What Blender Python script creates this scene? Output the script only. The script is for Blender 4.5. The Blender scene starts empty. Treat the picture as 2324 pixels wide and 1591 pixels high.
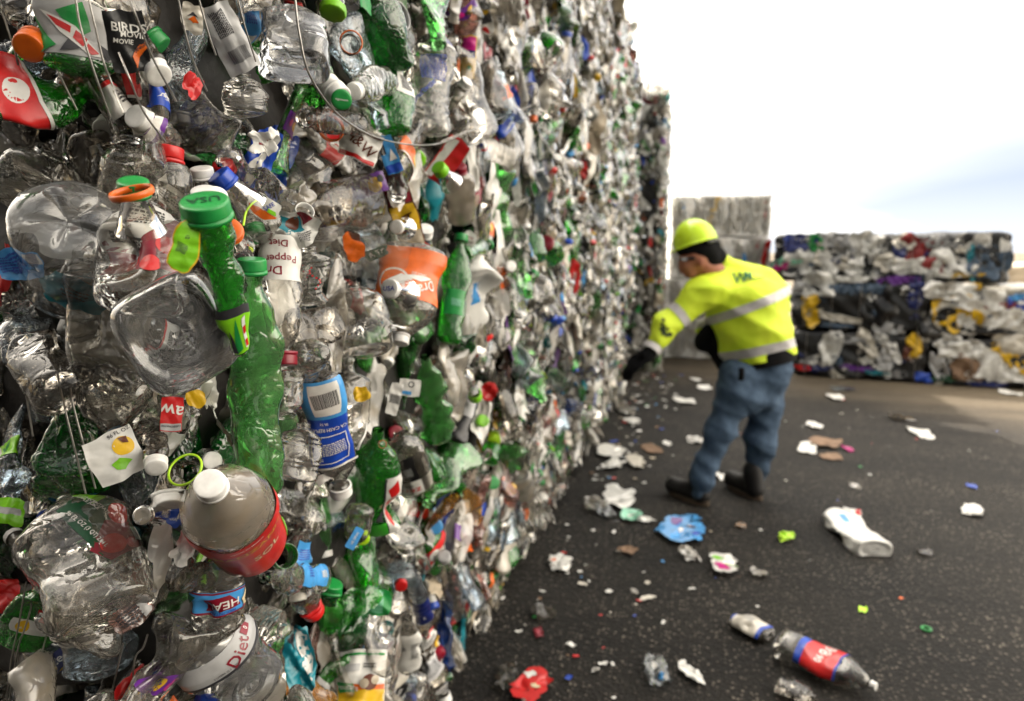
import bpy, bmesh, math, random
import numpy as np
from mathutils import Vector, Matrix
C = bpy.context.scene.collection
R = math.radians
rng = np.random.RandomState(7)
rnd = random.Random(11)

# ------------------------------------------------------------ camera
CAM = np.array([0.0, 0.0, 1.50]); PITCH = R(8.27); YAW = R(15.45)
FPX = 1549.0; CX, CY = 1162.0, 795.5
fwd = np.array([-math.sin(YAW)*math.cos(PITCH), math.cos(YAW)*math.cos(PITCH), -math.sin(PITCH)])
rgt = np.array([math.cos(YAW), math.sin(YAW), 0.0])
upv = np.cross(rgt, fwd)
def at(px, py, d):                       # a point seen at (px,py) of the 2324-wide photo, d metres in front of the lens plane
    return CAM + d*(fwd + rgt*(px-CX)/FPX - upv*(py-CY)/FPX)
def proj(p):
    q = np.asarray(p) - CAM; d = q @ fwd
    return CX + FPX*(q @ rgt)/d, CY - FPX*(q @ upv)/d, d
def ground(px, py, z=0.0):
    r = fwd + rgt*(px-CX)/FPX - upv*(py-CY)/FPX
    return CAM + r*((z-CAM[2])/r[2])

cd = bpy.data.cameras.new('camera'); cam = bpy.data.objects.new('camera', cd); C.objects.link(cam)
cam.matrix_world = Matrix(((rgt[0], upv[0], -fwd[0], CAM[0]), (rgt[1], upv[1], -fwd[1], CAM[1]), (rgt[2], upv[2], -fwd[2], CAM[2]), (0, 0, 0, 1)))
cd.sensor_width = 36; cd.lens = 36*FPX/2324; cd.clip_end = 2000; cd.clip_start = 0.02
cd.dof.use_dof = True; cd.dof.focus_distance = 0.88; cd.dof.aperture_fstop = 3.6
bpy.context.scene.camera = cam

# ------------------------------------------------------------ materials
MATS = {}
def nt(name):
    m = bpy.data.materials.new(name); m.use_nodes = True
    t = m.node_tree; t.nodes.clear(); o = t.nodes.new('ShaderNodeOutputMaterial'); return m, t, o
def N(t, typ, **kw):
    n = t.nodes.new(typ)
    for k, v in kw.items():
        if k in n.inputs: n.inputs[k].default_value = v
        else: setattr(n, k, v)
    return n
def rgba(c): return (c[0], c[1], c[2], 1)
def film_bump(t, scale, strength):
    tc = N(t, 'ShaderNodeTexCoord')
    v = N(t, 'ShaderNodeTexVoronoi', feature='DISTANCE_TO_EDGE'); v.inputs['Scale'].default_value = scale
    n0 = N(t, 'ShaderNodeTexNoise'); n0.inputs['Scale'].default_value = scale*.5; n0.inputs['Detail'].default_value = 3
    mx = N(t, 'ShaderNodeMixRGB'); mx.inputs[0].default_value = .12
    t.links.new(tc.outputs['Object'], mx.inputs[1]); t.links.new(n0.outputs['Color'], mx.inputs[2])
    t.links.new(tc.outputs['Object'], n0.inputs['Vector'])
    t.links.new(mx.outputs[0], v.inputs['Vector'])
    n1 = N(t, 'ShaderNodeTexNoise'); n1.inputs['Scale'].default_value = scale*1.6; n1.inputs['Detail'].default_value = 4
    t.links.new(tc.outputs['Object'], n1.inputs['Vector'])
    cl = N(t, 'ShaderNodeMath', operation='MINIMUM'); cl.inputs[1].default_value = .09; t.links.new(v.outputs['Distance'], cl.inputs[0])
    cm_ = N(t, 'ShaderNodeMath', operation='MULTIPLY'); cm_.inputs[1].default_value = 3.2; t.links.new(cl.outputs[0], cm_.inputs[0])
    ad = N(t, 'ShaderNodeMath', operation='MULTIPLY_ADD'); ad.inputs[1].default_value = .38; t.links.new(n1.outputs['Fac'], ad.inputs[0]); t.links.new(cm_.outputs[0], ad.inputs[2])
    b = N(t, 'ShaderNodeBump'); b.inputs['Strength'].default_value = strength; b.inputs['Distance'].default_value = .004
    t.links.new(ad.outputs[0], b.inputs['Height'])
    return tc, b
def clear_mat(name, tint, milk, opac, rough=.07, scale=45, bump=.5, dirt=.25, gl=1.0):
    """thin clear plastic wall: see-through tint, a milky share, sharp reflections growing at grazing angles"""
    m, t, o = nt(name)
    tc, b = film_bump(t, scale, bump)
    tr = N(t, 'ShaderNodeBsdfTransparent'); tr.inputs[0].default_value = rgba(tint)
    df = N(t, 'ShaderNodeBsdfDiffuse'); tl = N(t, 'ShaderNodeBsdfTranslucent'); tl.inputs[0].default_value = rgba(milk)
    nd = N(t, 'ShaderNodeTexNoise'); nd.inputs['Scale'].default_value = 22; nd.inputs['Detail'].default_value = 5
    t.links.new(tc.outputs['Object'], nd.inputs['Vector'])
    cr = N(t, 'ShaderNodeValToRGB'); cr.color_ramp.elements[0].position = .42; cr.color_ramp.elements[1].position = .72
    cr.color_ramp.elements[0].color = rgba(milk); cr.color_ramp.elements[1].color = rgba([milk[0]*.5, milk[1]*.42, milk[2]*.30])
    t.links.new(nd.outputs['Fac'], cr.inputs[0]); t.links.new(cr.outputs[0], df.inputs[0])
    mk = N(t, 'ShaderNodeMixShader'); mk.inputs[0].default_value = .45
    t.links.new(df.outputs[0], mk.inputs[1]); t.links.new(tl.outputs[0], mk.inputs[2])
    # dirt raises the milky share in patches
    mr = N(t, 'ShaderNodeMapRange'); mr.inputs[1].default_value = .45; mr.inputs[2].default_value = .75
    mr.inputs[3].default_value = opac; mr.inputs[4].default_value = min(1, opac+dirt); t.links.new(nd.outputs['Fac'], mr.inputs[0])
    lw = N(t, 'ShaderNodeLayerWeight'); lw.inputs[0].default_value = .35; t.links.new(b.outputs[0], lw.inputs['Normal'])
    pw = N(t, 'ShaderNodeMath', operation='MULTIPLY'); pw.inputs[1].default_value = .16; t.links.new(lw.outputs['Facing'], pw.inputs[0])
    ad = N(t, 'ShaderNodeMath', operation='ADD', use_clamp=True); t.links.new(pw.outputs[0], ad.inputs[0]); t.links.new(mr.outputs[0], ad.inputs[1])
    m1 = N(t, 'ShaderNodeMixShader'); t.links.new(ad.outputs[0], m1.inputs[0]); t.links.new(tr.outputs[0], m1.inputs[1]); t.links.new(mk.outputs[0], m1.inputs[2])
    fr = N(t, 'ShaderNodeFresnel'); fr.inputs[0].default_value = 1.55; t.links.new(b.outputs[0], fr.inputs['Normal'])
    fm = N(t, 'ShaderNodeMath', operation='MULTIPLY', use_clamp=True); fm.inputs[1].default_value = 2.0*gl; t.links.new(fr.outputs[0], fm.inputs[0])
    g = N(t, 'ShaderNodeBsdfGlossy'); g.inputs['Roughness'].default_value = rough; t.links.new(b.outputs[0], g.inputs['Normal'])
    m2 = N(t, 'ShaderNodeMixShader'); t.links.new(fm.outputs[0], m2.inputs[0]); t.links.new(m1.outputs[0], m2.inputs[1]); t.links.new(g.outputs[0], m2.inputs[2])
    t.links.new(m2.outputs[0], o.inputs[0]); MATS[name] = m; return m
def solid(name, col, rough=.35, var=.25, scale=30, bump=.15, spec=.5, metal=0, dark=None, bscale=None):
    m, t, o = nt(name); p = N(t, 'ShaderNodeBsdfPrincipled'); tc = N(t, 'ShaderNodeTexCoord')
    n = N(t, 'ShaderNodeTexNoise'); n.inputs['Scale'].default_value = scale; n.inputs['Detail'].default_value = 6
    t.links.new(tc.outputs['Object'], n.inputs['Vector'])
    cr = N(t, 'ShaderNodeValToRGB'); cr.color_ramp.elements[0].position = .35; cr.color_ramp.elements[1].position = .7
    dk = dark or [c*(1-var) for c in col]
    cr.color_ramp.elements[0].color = rgba(col); cr.color_ramp.elements[1].color = rgba(dk)
    t.links.new(n.outputs['Fac'], cr.inputs[0]); t.links.new(cr.outputs[0], p.inputs['Base Color'])
    p.inputs['Roughness'].default_value = rough; p.inputs['Metallic'].default_value = metal; p.inputs['Specular IOR Level'].default_value = spec
    if bump:
        n2 = N(t, 'ShaderNodeTexNoise'); n2.inputs['Scale'].default_value = bscale or scale*2; n2.inputs['Detail'].default_value = 3
        t.links.new(tc.outputs['Object'], n2.inputs['Vector'])
        b = N(t, 'ShaderNodeBump'); b.inputs['Strength'].default_value = bump; b.inputs['Distance'].default_value = .003
        t.links.new(n2.outputs['Fac'], b.inputs['Height']); t.links.new(b.outputs[0], p.inputs['Normal'])
    t.links.new(p.outputs[0], o.inputs[0]); MATS[name] = m; return m

clear_mat('clear', (.90, .885, .85), (.76, .71, .62), .05, .04, 24, .42, .24, .85)
clear_mat('clear_grey', (.68, .65, .60), (.30, .26, .21), .05, .07, 32, .28, .22, .6)
clear_mat('clear_blue', (.74, .84, .92), (.50, .58, .66), .12, .05, 42, .5, .2)
clear_mat('milky', (.84, .81, .75), (.80, .75, .66), .34, .12, 35, .5, .25)
clear_mat('dusty', (.80, .74, .66), (.68, .60, .50), .38, .10, 30, .25, .3)
clear_mat('frost', (.90, .91, .93), (.90, .91, .95), .50, .06, 24, .10, .10, .5)
clear_mat('glassy', (.90, .91, .92), (.72, .73, .75), .13, .04, 24, .14, .16)
clear_mat('white_film', (.9, .9, .88), (.85, .83, .78), .72, .2, 25, .6, .2)
clear_mat('green_clear', (.14, .66, .10), (.03, .42, .03), .28, .05, 40, .5, .15)
clear_mat('green_dark', (.05, .42, .09), (.01, .20, .03), .28, .05, 36, .5, .12)
clear_mat('green_pale', (.36, .85, .34), (.20, .58, .18), .22, .05, 26, .35, .18)
clear_mat('blue_clear', (.10, .30, .75), (.03, .12, .45), .35, .06, 36, .5, .15)
clear_mat('teal_clear', (.12, .55, .55), (.04, .30, .32), .35, .06, 36, .5, .15)
clear_mat('pink_clear', (.85, .55, .50), (.6, .35, .30), .25, .06, 36, .5, .2)
clear_mat('amber_clear', (.85, .50, .12), (.6, .28, .04), .35, .06, 36, .5, .2)
for k, c in dict(white=(.72, .71, .67), offwhite=(.60, .56, .48), red=(.55, .012, .012), dark_red=(.22, .006, .02), blue=(.01, .06, .42), light_blue=(.06, .30, .66),
                 navy=(.01, .018, .12), green=(.012, .26, .05), lime=(.22, .60, .015), bright_green=(.05, .45, .03), orange=(.72, .13, .008), yellow=(.75, .46, .015),
                 purple=(.12, .02, .24), magenta=(.55, .01, .22), black=(.008, .008, .009), brown=(.12, .03, .012), silver=(.42, .42, .42), grey=(.25, .25, .25),
                 teal=(.01, .22, .28), cream=(.66, .56, .36), neon=(.50, .85, .02), beige=(.50, .42, .31), mint=(.25, .6, .42), dark_green=(.003, .06, .02)).items():
    solid(k, c, .32, .3, 28, .12)
solid('cap_white', (.80, .79, .76), .4, .25, 60, .05); solid('foil', (.55, .53, .48), .25, .4, 40, .6, metal=.7)
solid('ink', (.02, .02, .025), .6, .1, 30, 0); solid('ink_blue', (.03, .06, .35), .6, .1, 30, 0)
solid('wire', (.42, .40, .37), .3, .5, 60, .2, metal=.85)
solid('core', (.012, .010, .009), .6, .6, 25, .8)  # near black: shade of the gaps between bottles put into the colour

# ------------------------------------------------------------ small helpers
def link(name, me, mats=None, parent=None, smooth=True):
    o = bpy.data.objects.new(name, me); C.objects.link(o)
    if parent is not None: o.parent = parent
    if mats is not None:
        for m in (mats if isinstance(mats, (list, tuple)) else [mats]): me.materials.append(MATS[m] if isinstance(m, str) else m)
    if smooth and len(me.polygons): me.polygons.foreach_set('use_smooth', [True]*len(me.polygons))
    return o
def mesh(V, F, mi=None, name='m'):
    me = bpy.data.meshes.new(name)
    if isinstance(F, np.ndarray) and F.ndim == 2:
        n, k = F.shape
        me.vertices.add(len(V)); me.vertices.foreach_set('co', np.asarray(V, dtype=np.float32).ravel())
        me.loops.add(n*k); me.loops.foreach_set('vertex_index', F.astype(np.int32).ravel())
        me.polygons.add(n); me.polygons.foreach_set('loop_start', np.arange(0, n*k, k, dtype=np.int32))
        if mi is not None: me.polygons.foreach_set('material_index', np.asarray(mi, dtype=np.int32))
        me.update(calc_edges=True)
    else:
        me.from_pydata([tuple(v) for v in V], [], [tuple(f) for f in F])
        if mi is not None: me.polygons.foreach_set('material_index', list(mi))
        me.update()
    return me
def tag(o, label=None, cat=None, group=None, kind=None):
    if label: o['label'] = label
    if cat: o['category'] = cat
    if group: o['group'] = group
    if kind: o['kind'] = kind
    return o
def empty(name, M=None):
    o = bpy.data.objects.new(name, None); C.objects.link(o); o.empty_display_size = .05
    if M is not None: o.matrix_world = M
    return o
def frame(o, z, toward=None, roll=0.0):
    z = np.asarray(z, float); z = z/np.linalg.norm(z)
    y = (CAM - o) if toward is None else np.asarray(toward, float)
    y = y - z*(y @ z)
    if np.linalg.norm(y) < 1e-5: y = np.cross(z, [1, 0, 0.3])
    y /= np.linalg.norm(y); x = np.cross(y, z)
    c, s = math.cos(roll), math.sin(roll); x, y = c*x+s*y, c*y-s*x
    return Matrix(((x[0], y[0], z[0], o[0]), (x[1], y[1], z[1], o[1]), (x[2], y[2], z[2], o[2]), (0, 0, 0, 1)))
def grid_faces(a, b, wrap=False):
    i = np.arange(a-1)[:, None]; j = np.arange(b if wrap else b-1)[None, :]
    j2 = (j+1) % b
    return np.stack([i*b+j, i*b+j2, (i+1)*b+j2, (i+1)*b+j], -1).reshape(-1, 4)
def tri(x): return 2*np.abs(2*(x/ (2*math.pi) - np.floor(x/(2*math.pi)+.5))) - 1
def sm(a, b, x):
    t = np.clip((x-a)/(b-a), 0, 1); return t*t*(3-2*t)

# ------------------------------------------------------------ crushed bottles
PROF = {  # (t, r) from the heel of the base up to the shoulder; the neck is added
 'soda': [(.0, .72), (.03, .93), (.08, 1), (.2, 1), (.3, .93), (.34, .95), (.55, 1), (.68, .97), (.78, .80), (.86, .52), (.91, .36)],
 'water': [(.0, .8), (.02, .95), (.06, 1), (.16, 1), (.18, .92), (.22, 1), (.26, .92), (.30, 1), (.34, .92), (.38, 1), (.60, 1), (.63, .93), (.67, 1), (.71, .93), (.76, .97), (.84, .72), (.90, .42)],
 'big': [(.0, .75), (.03, .95), (.07, 1), (.5, 1), (.66, .98), (.76, .88), (.84, .66), (.90, .36), (.93, .27)],
 'jug': [(.0, .88), (.03, .98), (.06, 1), (.3, .97), (.36, .93), (.5, .97), (.72, 1), (.82, .85), (.88, .6), (.92, .46)],
 'tube': [(.0, .45), (.06, .72), (.25, .95), (.5, 1), (.8, .98), (.9, .92), (.93, .86)],
 'globe': [(.0, .6), (.04, .82), (.12, .9), (.30, .86), (.46, .9), (.56, 1), (.68, .98), (.78, .84), (.86, .6), (.91, .38)],
}
def warp(P, q):
    """crush: folds and dents (fading out at the neck), flattening, twist and bend; P in metres, axis z, base at 0"""
    P = np.array(P, float); L, Rr = q['L'], q['R']; t = P[:, 2]/L
    r = np.hypot(P[:, 0], P[:, 1]) + 1e-9
    w = 1 - sm(.78, .90, t)
    rs = np.random.RandomState(q['seed'])
    d = np.zeros(len(P)); c = q.get('crump', 1.0)
    for k in range(7):
        v = rs.normal(size=3); v /= np.linalg.norm(v); f = rs.uniform(.7, 2.6)*math.pi/Rr*.5
        a = .16/(1+.35*k); d += a*tri(P @ v*f + rs.uniform(0, 6.3))
    for k in range(int(q.get('dents', 5))):
        th = rs.uniform(0, 6.28); z = rs.uniform(.08, .8)*L
        cpt = np.array([math.cos(th)*Rr, math.sin(th)*Rr, z]); rad = rs.uniform(.5, 1.1)*Rr
        dist = np.linalg.norm(P - cpt, axis=1); d -= rs.uniform(.3, .75)*np.clip(1-dist/rad, 0, 1)
    d = d*c*w*Rr*(r/Rr)
    nr = np.maximum(r + d, .05*Rr); sc = np.where(r > 1e-6, nr/r, 1)
    P[:, 0] *= sc; P[:, 1] *= sc
    P[:, 2] += .10*c*w*Rr*tri(P[:, 0]/Rr*2.2 + P[:, 1]/Rr*1.3 + rs.uniform(0, 6))
    s = q.get('squash', .5); ws = w*(.75+.25*np.sin(t*rs.uniform(4, 9)+rs.uniform(0, 6)))
    P[:, 1] *= 1-(1-s)*ws; P[:, 0] *= 1+(1-s)*.38*ws*q.get('spread', 1)
    tap = q.get('taper', 0)
    if tap: k = 1-tap*(1-t)*w; P[:, 0] *= k; P[:, 1] *= k
    tw = q.get('twist', 0)*t; ct, st = np.cos(tw), np.sin(tw)
    P[:, 0], P[:, 1] = P[:, 0]*ct-P[:, 1]*st, P[:, 0]*st+P[:, 1]*ct
    for ax, B in ((0, q.get('bend', 0)), (1, q.get('bendy', 0))):
        if abs(B) > 1e-3:
            Rb = L/B; ph = (P[:, 2]/L-.5)*B; u = P[:, ax].copy()
            P[:, ax] = Rb*(1-np.cos(ph)) + u*np.cos(ph)*1.0
            P[:, 2] = L/2 + Rb*np.sin(ph) - u*np.sin(ph)
    return P
def prof_r(kind, t, L, Rr, cr):
    p = PROF[kind]; tt = [a for a, b in p]; rr = [b*Rr for a, b in p]
    tt += [.935, 1.0]; rr += [cr*.86, cr*.86]
    return np.interp(t, tt, rr)
def body_geo(q, ns, nr):
    kind, L, Rr, cr = q['kind'], q['L'], q['R'], q.get('cr', .0145)
    th = np.linspace(0, 2*math.pi, ns, endpoint=False); rows = []
    nb = max(3, nr//6)
    for i in range(nb):                                  # base disc with its moulded feet or rings
        f = i/nb; r = f*.75*Rr*PROF[kind][0][1]/.75
        if kind in ('soda', 'big'):
            z = Rr*(.10*(1-f*f) - .13*(1-np.exp(-(np.abs(np.cos(2.5*th))*3.2)**2))*np.sin(math.pi*min(1, f))*1.0 + .04*math.cos(f*40)*math.exp(-(f*5)**2)) 
            z = np.maximum(z, -.1*Rr)
        else: z = Rr*(.10*(1-f**4) + .05*math.cos(f*30)*math.exp(-(f*2.6)**2)+.02*math.cos(f*9))*np.ones(ns)
        rows.append(np.stack([r*np.cos(th), r*np.sin(th), z*np.ones(ns)], -1))
    ts = np.linspace(0, 1, nr)
    for tv in ts:
        r = float(prof_r(kind, tv, L, Rr, cr)); rr = r*np.ones(ns)
        if kind == 'jug':
            k = (np.abs(np.cos(th))**4+np.abs(np.sin(th))**4)**(-.25); wj = 1-float(sm(.7, .88, tv)); rr = rr*(1+(k-1)*wj*.92)
        if kind in ('soda', 'big') and tv < .12: rr = rr*(1-.07*(1-tv/.12)*(1-np.abs(np.cos(2.5*th))))
        if tv > .945: rr = rr + .0011*(cr/.0145)*np.sin(tv*L*2*math.pi/.0032)   # thread
        rows.append(np.stack([rr*np.cos(th), rr*np.sin(th), tv*L*np.ones(ns)], -1))
    V = np.concatenate(rows); F = grid_faces(len(rows), ns, True)
    if kind in ('jug',):
        pass
    return V, F
def cap_geo(L, cr, h=.017, ns=36, ring=True):
    rows = []; top = L+.0025
    prof = [(0, top), (cr*.55, top), (cr*.9, top), (cr*.985, top-.0008), (cr, top-.002), (cr, top-h*.68), (cr*1.0, top-h*.70)]
    if ring: prof += [(cr*.93, top-h*.72), (cr*.93, top-h*.76), (cr*1.06, top-h*.78), (cr*1.06, top-h), (cr*.9, top-h)]
    th = np.linspace(0, 2*math.pi, ns*2, endpoint=False)
    for i, (r, z) in enumerate(prof):
        rr = r*np.ones(ns*2)
        if 4 <= i <= 5: rr = rr*(1+.018*np.cos(th*ns))
        rows.append(np.stack([rr*np.cos(th), rr*np.sin(th), z*np.ones(ns*2)], -1))
    return np.concatenate(rows), grid_faces(len(rows), ns*2, True)

_txt = {}
def text_geo(s):
    if s in _txt: return _txt[s]
    cu = bpy.data.curves.new('t', 'FONT'); cu.body = s; cu.align_x = 'CENTER'; cu.align_y = 'CENTER'; cu.resolution_u = 2; cu.offset = .012
    ob = bpy.data.objects.new('t', cu); C.objects.link(ob)
    bpy.context.view_layer.update()
    me = bpy.data.meshes.new_from_object(ob.evaluated_get(bpy.context.evaluated_depsgraph_get()))
    bm = bmesh.new(); bm.from_mesh(me)
    x0 = min(v.co.x for v in bm.verts); x1 = max(v.co.x for v in bm.verts)
    x = x0+.2
    while x < x1:
        bmesh.ops.bisect_plane(bm, geom=bm.verts[:]+bm.edges[:]+bm.faces[:], plane_co=(x, 0, 0), plane_no=(1, 0, 0)); x += .2
    for y in (-.2, 0, .2):
        bmesh.ops.bisect_plane(bm, geom=bm.verts[:]+bm.edges[:]+bm.faces[:], plane_co=(0, y, 0), plane_no=(0, 1, 0))
    bmesh.ops.triangulate(bm, faces=bm.faces[:]); bm.verts.index_update()
    V = np.array([v.co[:2] for v in bm.verts]); F = np.array([[v.index for v in f.verts] for f in bm.faces]); bm.free()
    V[:, 1] -= (V[:, 1].max()+V[:, 1].min())/2; V /= max(.3, V[:, 1].max()-V[:, 1].min())
    bpy.data.objects.remove(ob); bpy.data.meshes.remove(me); bpy.data.curves.remove(cu)
    _txt[s] = (V, F); return _txt[s]
def decor(q, items, f3=None):
    """printing in label coordinates: s = distance round the bottle / R (0 faces the front, + to its right), t = height share"""
    L, Rr, cr = q['L'], q['R'], q.get('cr', .0145); Vs, Fs, Ms, mats = [], [], [], []; off = 0; lay = 0
    def add(V2, F, mat, dz):
        nonlocal off
        s, t = V2[:, 0], V2[:, 1]
        if f3 is not None: P = f3(s, t, dz)
        else:
            r = prof_r(q['kind'], np.clip(t, 0, 1), L, Rr, cr) + dz
            th = math.pi/2 + s; P = warp(np.stack([r*np.cos(th), r*np.sin(th), t*L], -1), q)
        if mat not in mats: mats.append(mat)
        for f in F: Fs.append([int(a)+off for a in f])
        Ms.extend([mats.index(mat)]*len(F)); Vs.append(P); off += len(P)
    for it in items:
        k = it[0]; lay += 1; dz = .0009 + .00035*lay if f3 is None else .0004*lay
        if k == 'r':
            _, s0, s1, t0, t1, mat = it; a = max(2, int(abs(s1-s0)/.09)+1); b = max(2, int(abs(t1-t0)/.012)+1)
            S, T = np.meshgrid(np.linspace(s0, s1, a), np.linspace(t0, t1, b)); add(np.stack([S.ravel(), T.ravel()], -1), grid_faces(b, a), mat, dz)
        elif k == 't':
            _, st, s, t, h, rot, mat = it; V, F = text_geo(st); c_, s_ = math.cos(R(rot)), math.sin(R(rot))
            x = (V[:, 0]*c_-V[:, 1]*s_)*h; y = (V[:, 0]*s_+V[:, 1]*c_)*h
            add(np.stack([s+x, t+y*Rr/L], -1), F, mat, dz)
        elif k == 'c':
            _, s, t, rad, mat = it; n = 20; a = np.linspace(0, 6.283, n, endpoint=False)
            V = np.concatenate([[[s, t]], np.stack([s+rad*.5*np.cos(a), t+rad*.5*np.sin(a)*Rr/L], -1), np.stack([s+rad*np.cos(a), t+rad*np.sin(a)*Rr/L], -1)])
            F = [[0, 1+i, 1+(i+1) % n] for i in range(n)]+[[1+i, 1+n+i, 1+n+(i+1) % n, 1+(i+1) % n] for i in range(n)]; add(V, F, mat, dz)
        elif k == 'p':
            _, pts, mat = it; pts = np.array(pts, float); c0 = pts.mean(0); n = len(pts); rr = [c0]; m = 5
            V = [c0]; F = []
            dense = []
            for i in range(n):
                for u in range(4): dense.append(pts[i]+(pts[(i+1) % n]-pts[i])*u/4)
            nd = len(dense)
            for j in range(1, m+1):
                for p in dense: V.append(c0+(p-c0)*j/m)
            F += [[0, 1+i, 1+(i+1) % nd] for i in range(nd)]
            for j in range(m-1): F += [[1+j*nd+i, 1+(j+1)*nd+i, 1+(j+1)*nd+(i+1) % nd, 1+j*nd+(i+1) % nd] for i in range(nd)]
            add(np.array(V), F, mat, dz)
        elif k == 'bar':                                 # a bar code: white field, dark strokes
            _, s, t, w, h, rot, ink = it; rs = np.random.RandomState(5); x = -w/2; c_, s_ = math.cos(R(rot)), math.sin(R(rot))
            def rc(x0, x1, y0, y1, mat, dz):
                S, T = np.meshgrid(np.linspace(x0, x1, 2), np.linspace(y0, y1, 5)); X = S*c_-T*s_; Y = S*s_+T*c_
                add(np.stack([s+X.ravel(), t+Y.ravel()*Rr/L], -1), grid_faces(5, 2), mat, dz)
            while x < w/2:
                a = rs.uniform(.02, .06)*w/1.0; rc(x, x+a*.6, -h/2, h/2, ink, dz+.0003); x += a*1.25
        elif k == 'lines':                               # rows of small print
            _, s, t, w, h, n, rot, ink = it; rs = np.random.RandomState(int(abs(s*100+t*1000))+3); c_, s_ = math.cos(R(rot)), math.sin(R(rot))
            for i in range(n):
                y = h/2-h*(i+.5)/n; x = -w/2
                while x < w/2-.02*w:
                    a = rs.uniform(.04, .14)*w
                    S, T = np.meshgrid(np.linspace(x, min(x+a, w/2), 2), np.linspace(y-h/n*.28, y+h/n*.28, 2)); X = S*c_-T*s_; Y = S*s_+T*c_
                    add(np.stack([s+X.ravel(), t+Y.ravel()*Rr/L], -1), grid_faces(2, 2), ink, dz+.0003); x += a+.03*w
    return mesh(np.concatenate(Vs), Fs, Ms, 'label'), mats

def bottle(M, q, mat='clear', cap=None, label=None, ns=64, nr=84, name='plastic_bottle'):
    root = empty(name, M)
    V, F = body_geo(q, ns, nr); link('body', mesh(warp(V, q), F), mat, root)
    if cap:
        V, F = cap_geo(q['L'], q.get('cr', .0145)*1.02, q.get('ch', .018)); link('cap', mesh(warp(V, q), F), cap, root)
    if label:
        me, mats = decor(q, label); link('label', me, mats, root)
    return root

# ------------------------------------------------------------ crumpled sheets and scraps
def sheet_geo(w, h, seed, crump=1.0, n=34, rag=.18, curl=0.0):
    rs = np.random.RandomState(seed); u = np.linspace(-1, 1, n); U, V = np.meshgrid(u, u); U, V = U.ravel(), V.ravel()
    m = np.maximum(np.abs(U), np.abs(V))+1e-9; ang = np.arctan2(V, U)
    e = np.ones_like(U)
    for k in range(2, 9): e += rag*.55/k*np.cos(k*ang+rs.uniform(0, 6.28))*1.6
    rr = m*e; cir = np.hypot(U, V)/m; k = rs.uniform(.3, .9) if rag > .1 else .08
    X = U/m*rr*w/2/(1+(cir-1)*k); Y = V/m*rr*h/2/(1+(cir-1)*k)
    X[m < 1e-6] = 0; Y[m < 1e-6] = 0
    Z = np.zeros_like(X); s = min(w, h)
    for k in range(9):
        a = rs.uniform(0, math.pi); f = rs.uniform(.6, 3.0+.4*k)*math.pi/s; p = rs.uniform(0, 6.28)
        Z += crump*s*.085/(1+.3*k)*tri((X*math.cos(a)+Y*math.sin(a))*f+p)
    for k in range(3):
        a = rs.uniform(0, math.pi); f = rs.uniform(2, 4)*math.pi/s
        X += crump*s*.03*tri((Y*math.cos(a)+Z*2)*f+rs.uniform(0, 6)); Y += crump*s*.03*tri((X*math.sin(a)-Z*2)*f+rs.uniform(0, 6))
    if curl: ph = X/w*curl; Rb = w/curl; X = (Rb+Z)*np.sin(ph); Z = (Rb+Z)*np.cos(ph)-Rb
    return np.stack([X, Y, Z], -1), grid_faces(n, n)
# ------------------------------------------------------------ sky, sun, render settings
SUN_EL, SUN_AZ = 44.0, 56.0               # azimuth: degrees left of +Y
sc = bpy.context.scene
w = bpy.data.worlds.new("World"); sc.world = w; w.use_nodes = True; t = w.node_tree; t.nodes.clear()
wo = N(t, 'ShaderNodeOutputWorld'); bg = N(t, 'ShaderNodeBackground'); bg.inputs[1].default_value = .10
sky = N(t, 'ShaderNodeTexSky'); sky.sky_type = 'NISHITA'; sky.sun_disc = False; sky.sun_elevation = R(SUN_EL); sky.sun_rotation = R(-SUN_AZ); sky.air_density = 1.2; sky.dust_density = 3.0; sky.ozone_density = 1.2
tc = N(t, 'ShaderNodeTexCoord')
mp = N(t, 'ShaderNodeMapping'); mp.inputs['Rotation'].default_value = (0.15, 0.25, R(-20)); mp.inputs['Scale'].default_value = (1.2, .8, 5.0)
t.links.new(tc.outputs['Generated'], mp.inputs[0])
cn = N(t, 'ShaderNodeTexNoise'); cn.inputs['Scale'].default_value = 1.3; cn.inputs['Detail'].default_value = 5; cn.inputs['Roughness'].default_value = .45; cn.inputs['Distortion'].default_value = .3
t.links.new(mp.outputs[0], cn.inputs['Vector'])
ramp = N(t, 'ShaderNodeMapRange', interpolation_type='SMOOTHSTEP'); ramp.inputs[1].default_value = .50; ramp.inputs[2].default_value = .72; ramp.inputs[3].default_value = .0; t.links.new(cn.outputs['Fac'], ramp.inputs[0])
# a bank of thin bright cloud over the whole upper left of the sky
nm = N(t, 'ShaderNodeVectorMath', operation='DOT_PRODUCT')
c1 = at(1700, 330, 1)-CAM; c2 = at(2324, 110, 1)-CAM; nrm = np.cross(c1, c2); nrm /= np.linalg.norm(nrm)
if nrm[2] < 0: nrm = -nrm
nm.inputs[1].default_value = tuple(nrm); t.links.new(tc.outputs['Generated'], nm.inputs[0])
nz = N(t, 'ShaderNodeMath', operation='MULTIPLY_ADD'); nz.inputs[1].default_value = .14; nz.inputs[2].default_value = -.07; t.links.new(cn.outputs['Fac'], nz.inputs[0])
na = N(t, 'ShaderNodeMath', operation='ADD'); t.links.new(nm.outputs['Value'], na.inputs[0]); t.links.new(nz.outputs[0], na.inputs[1])
bank = N(t, 'ShaderNodeMapRange', interpolation_type='SMOOTHSTEP'); bank.inputs[1].default_value = -.17; bank.inputs[2].default_value = .03; t.links.new(na.outputs[0], bank.inputs[0])
mxx = N(t, 'ShaderNodeMath', operation='MAXIMUM'); 
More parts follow.
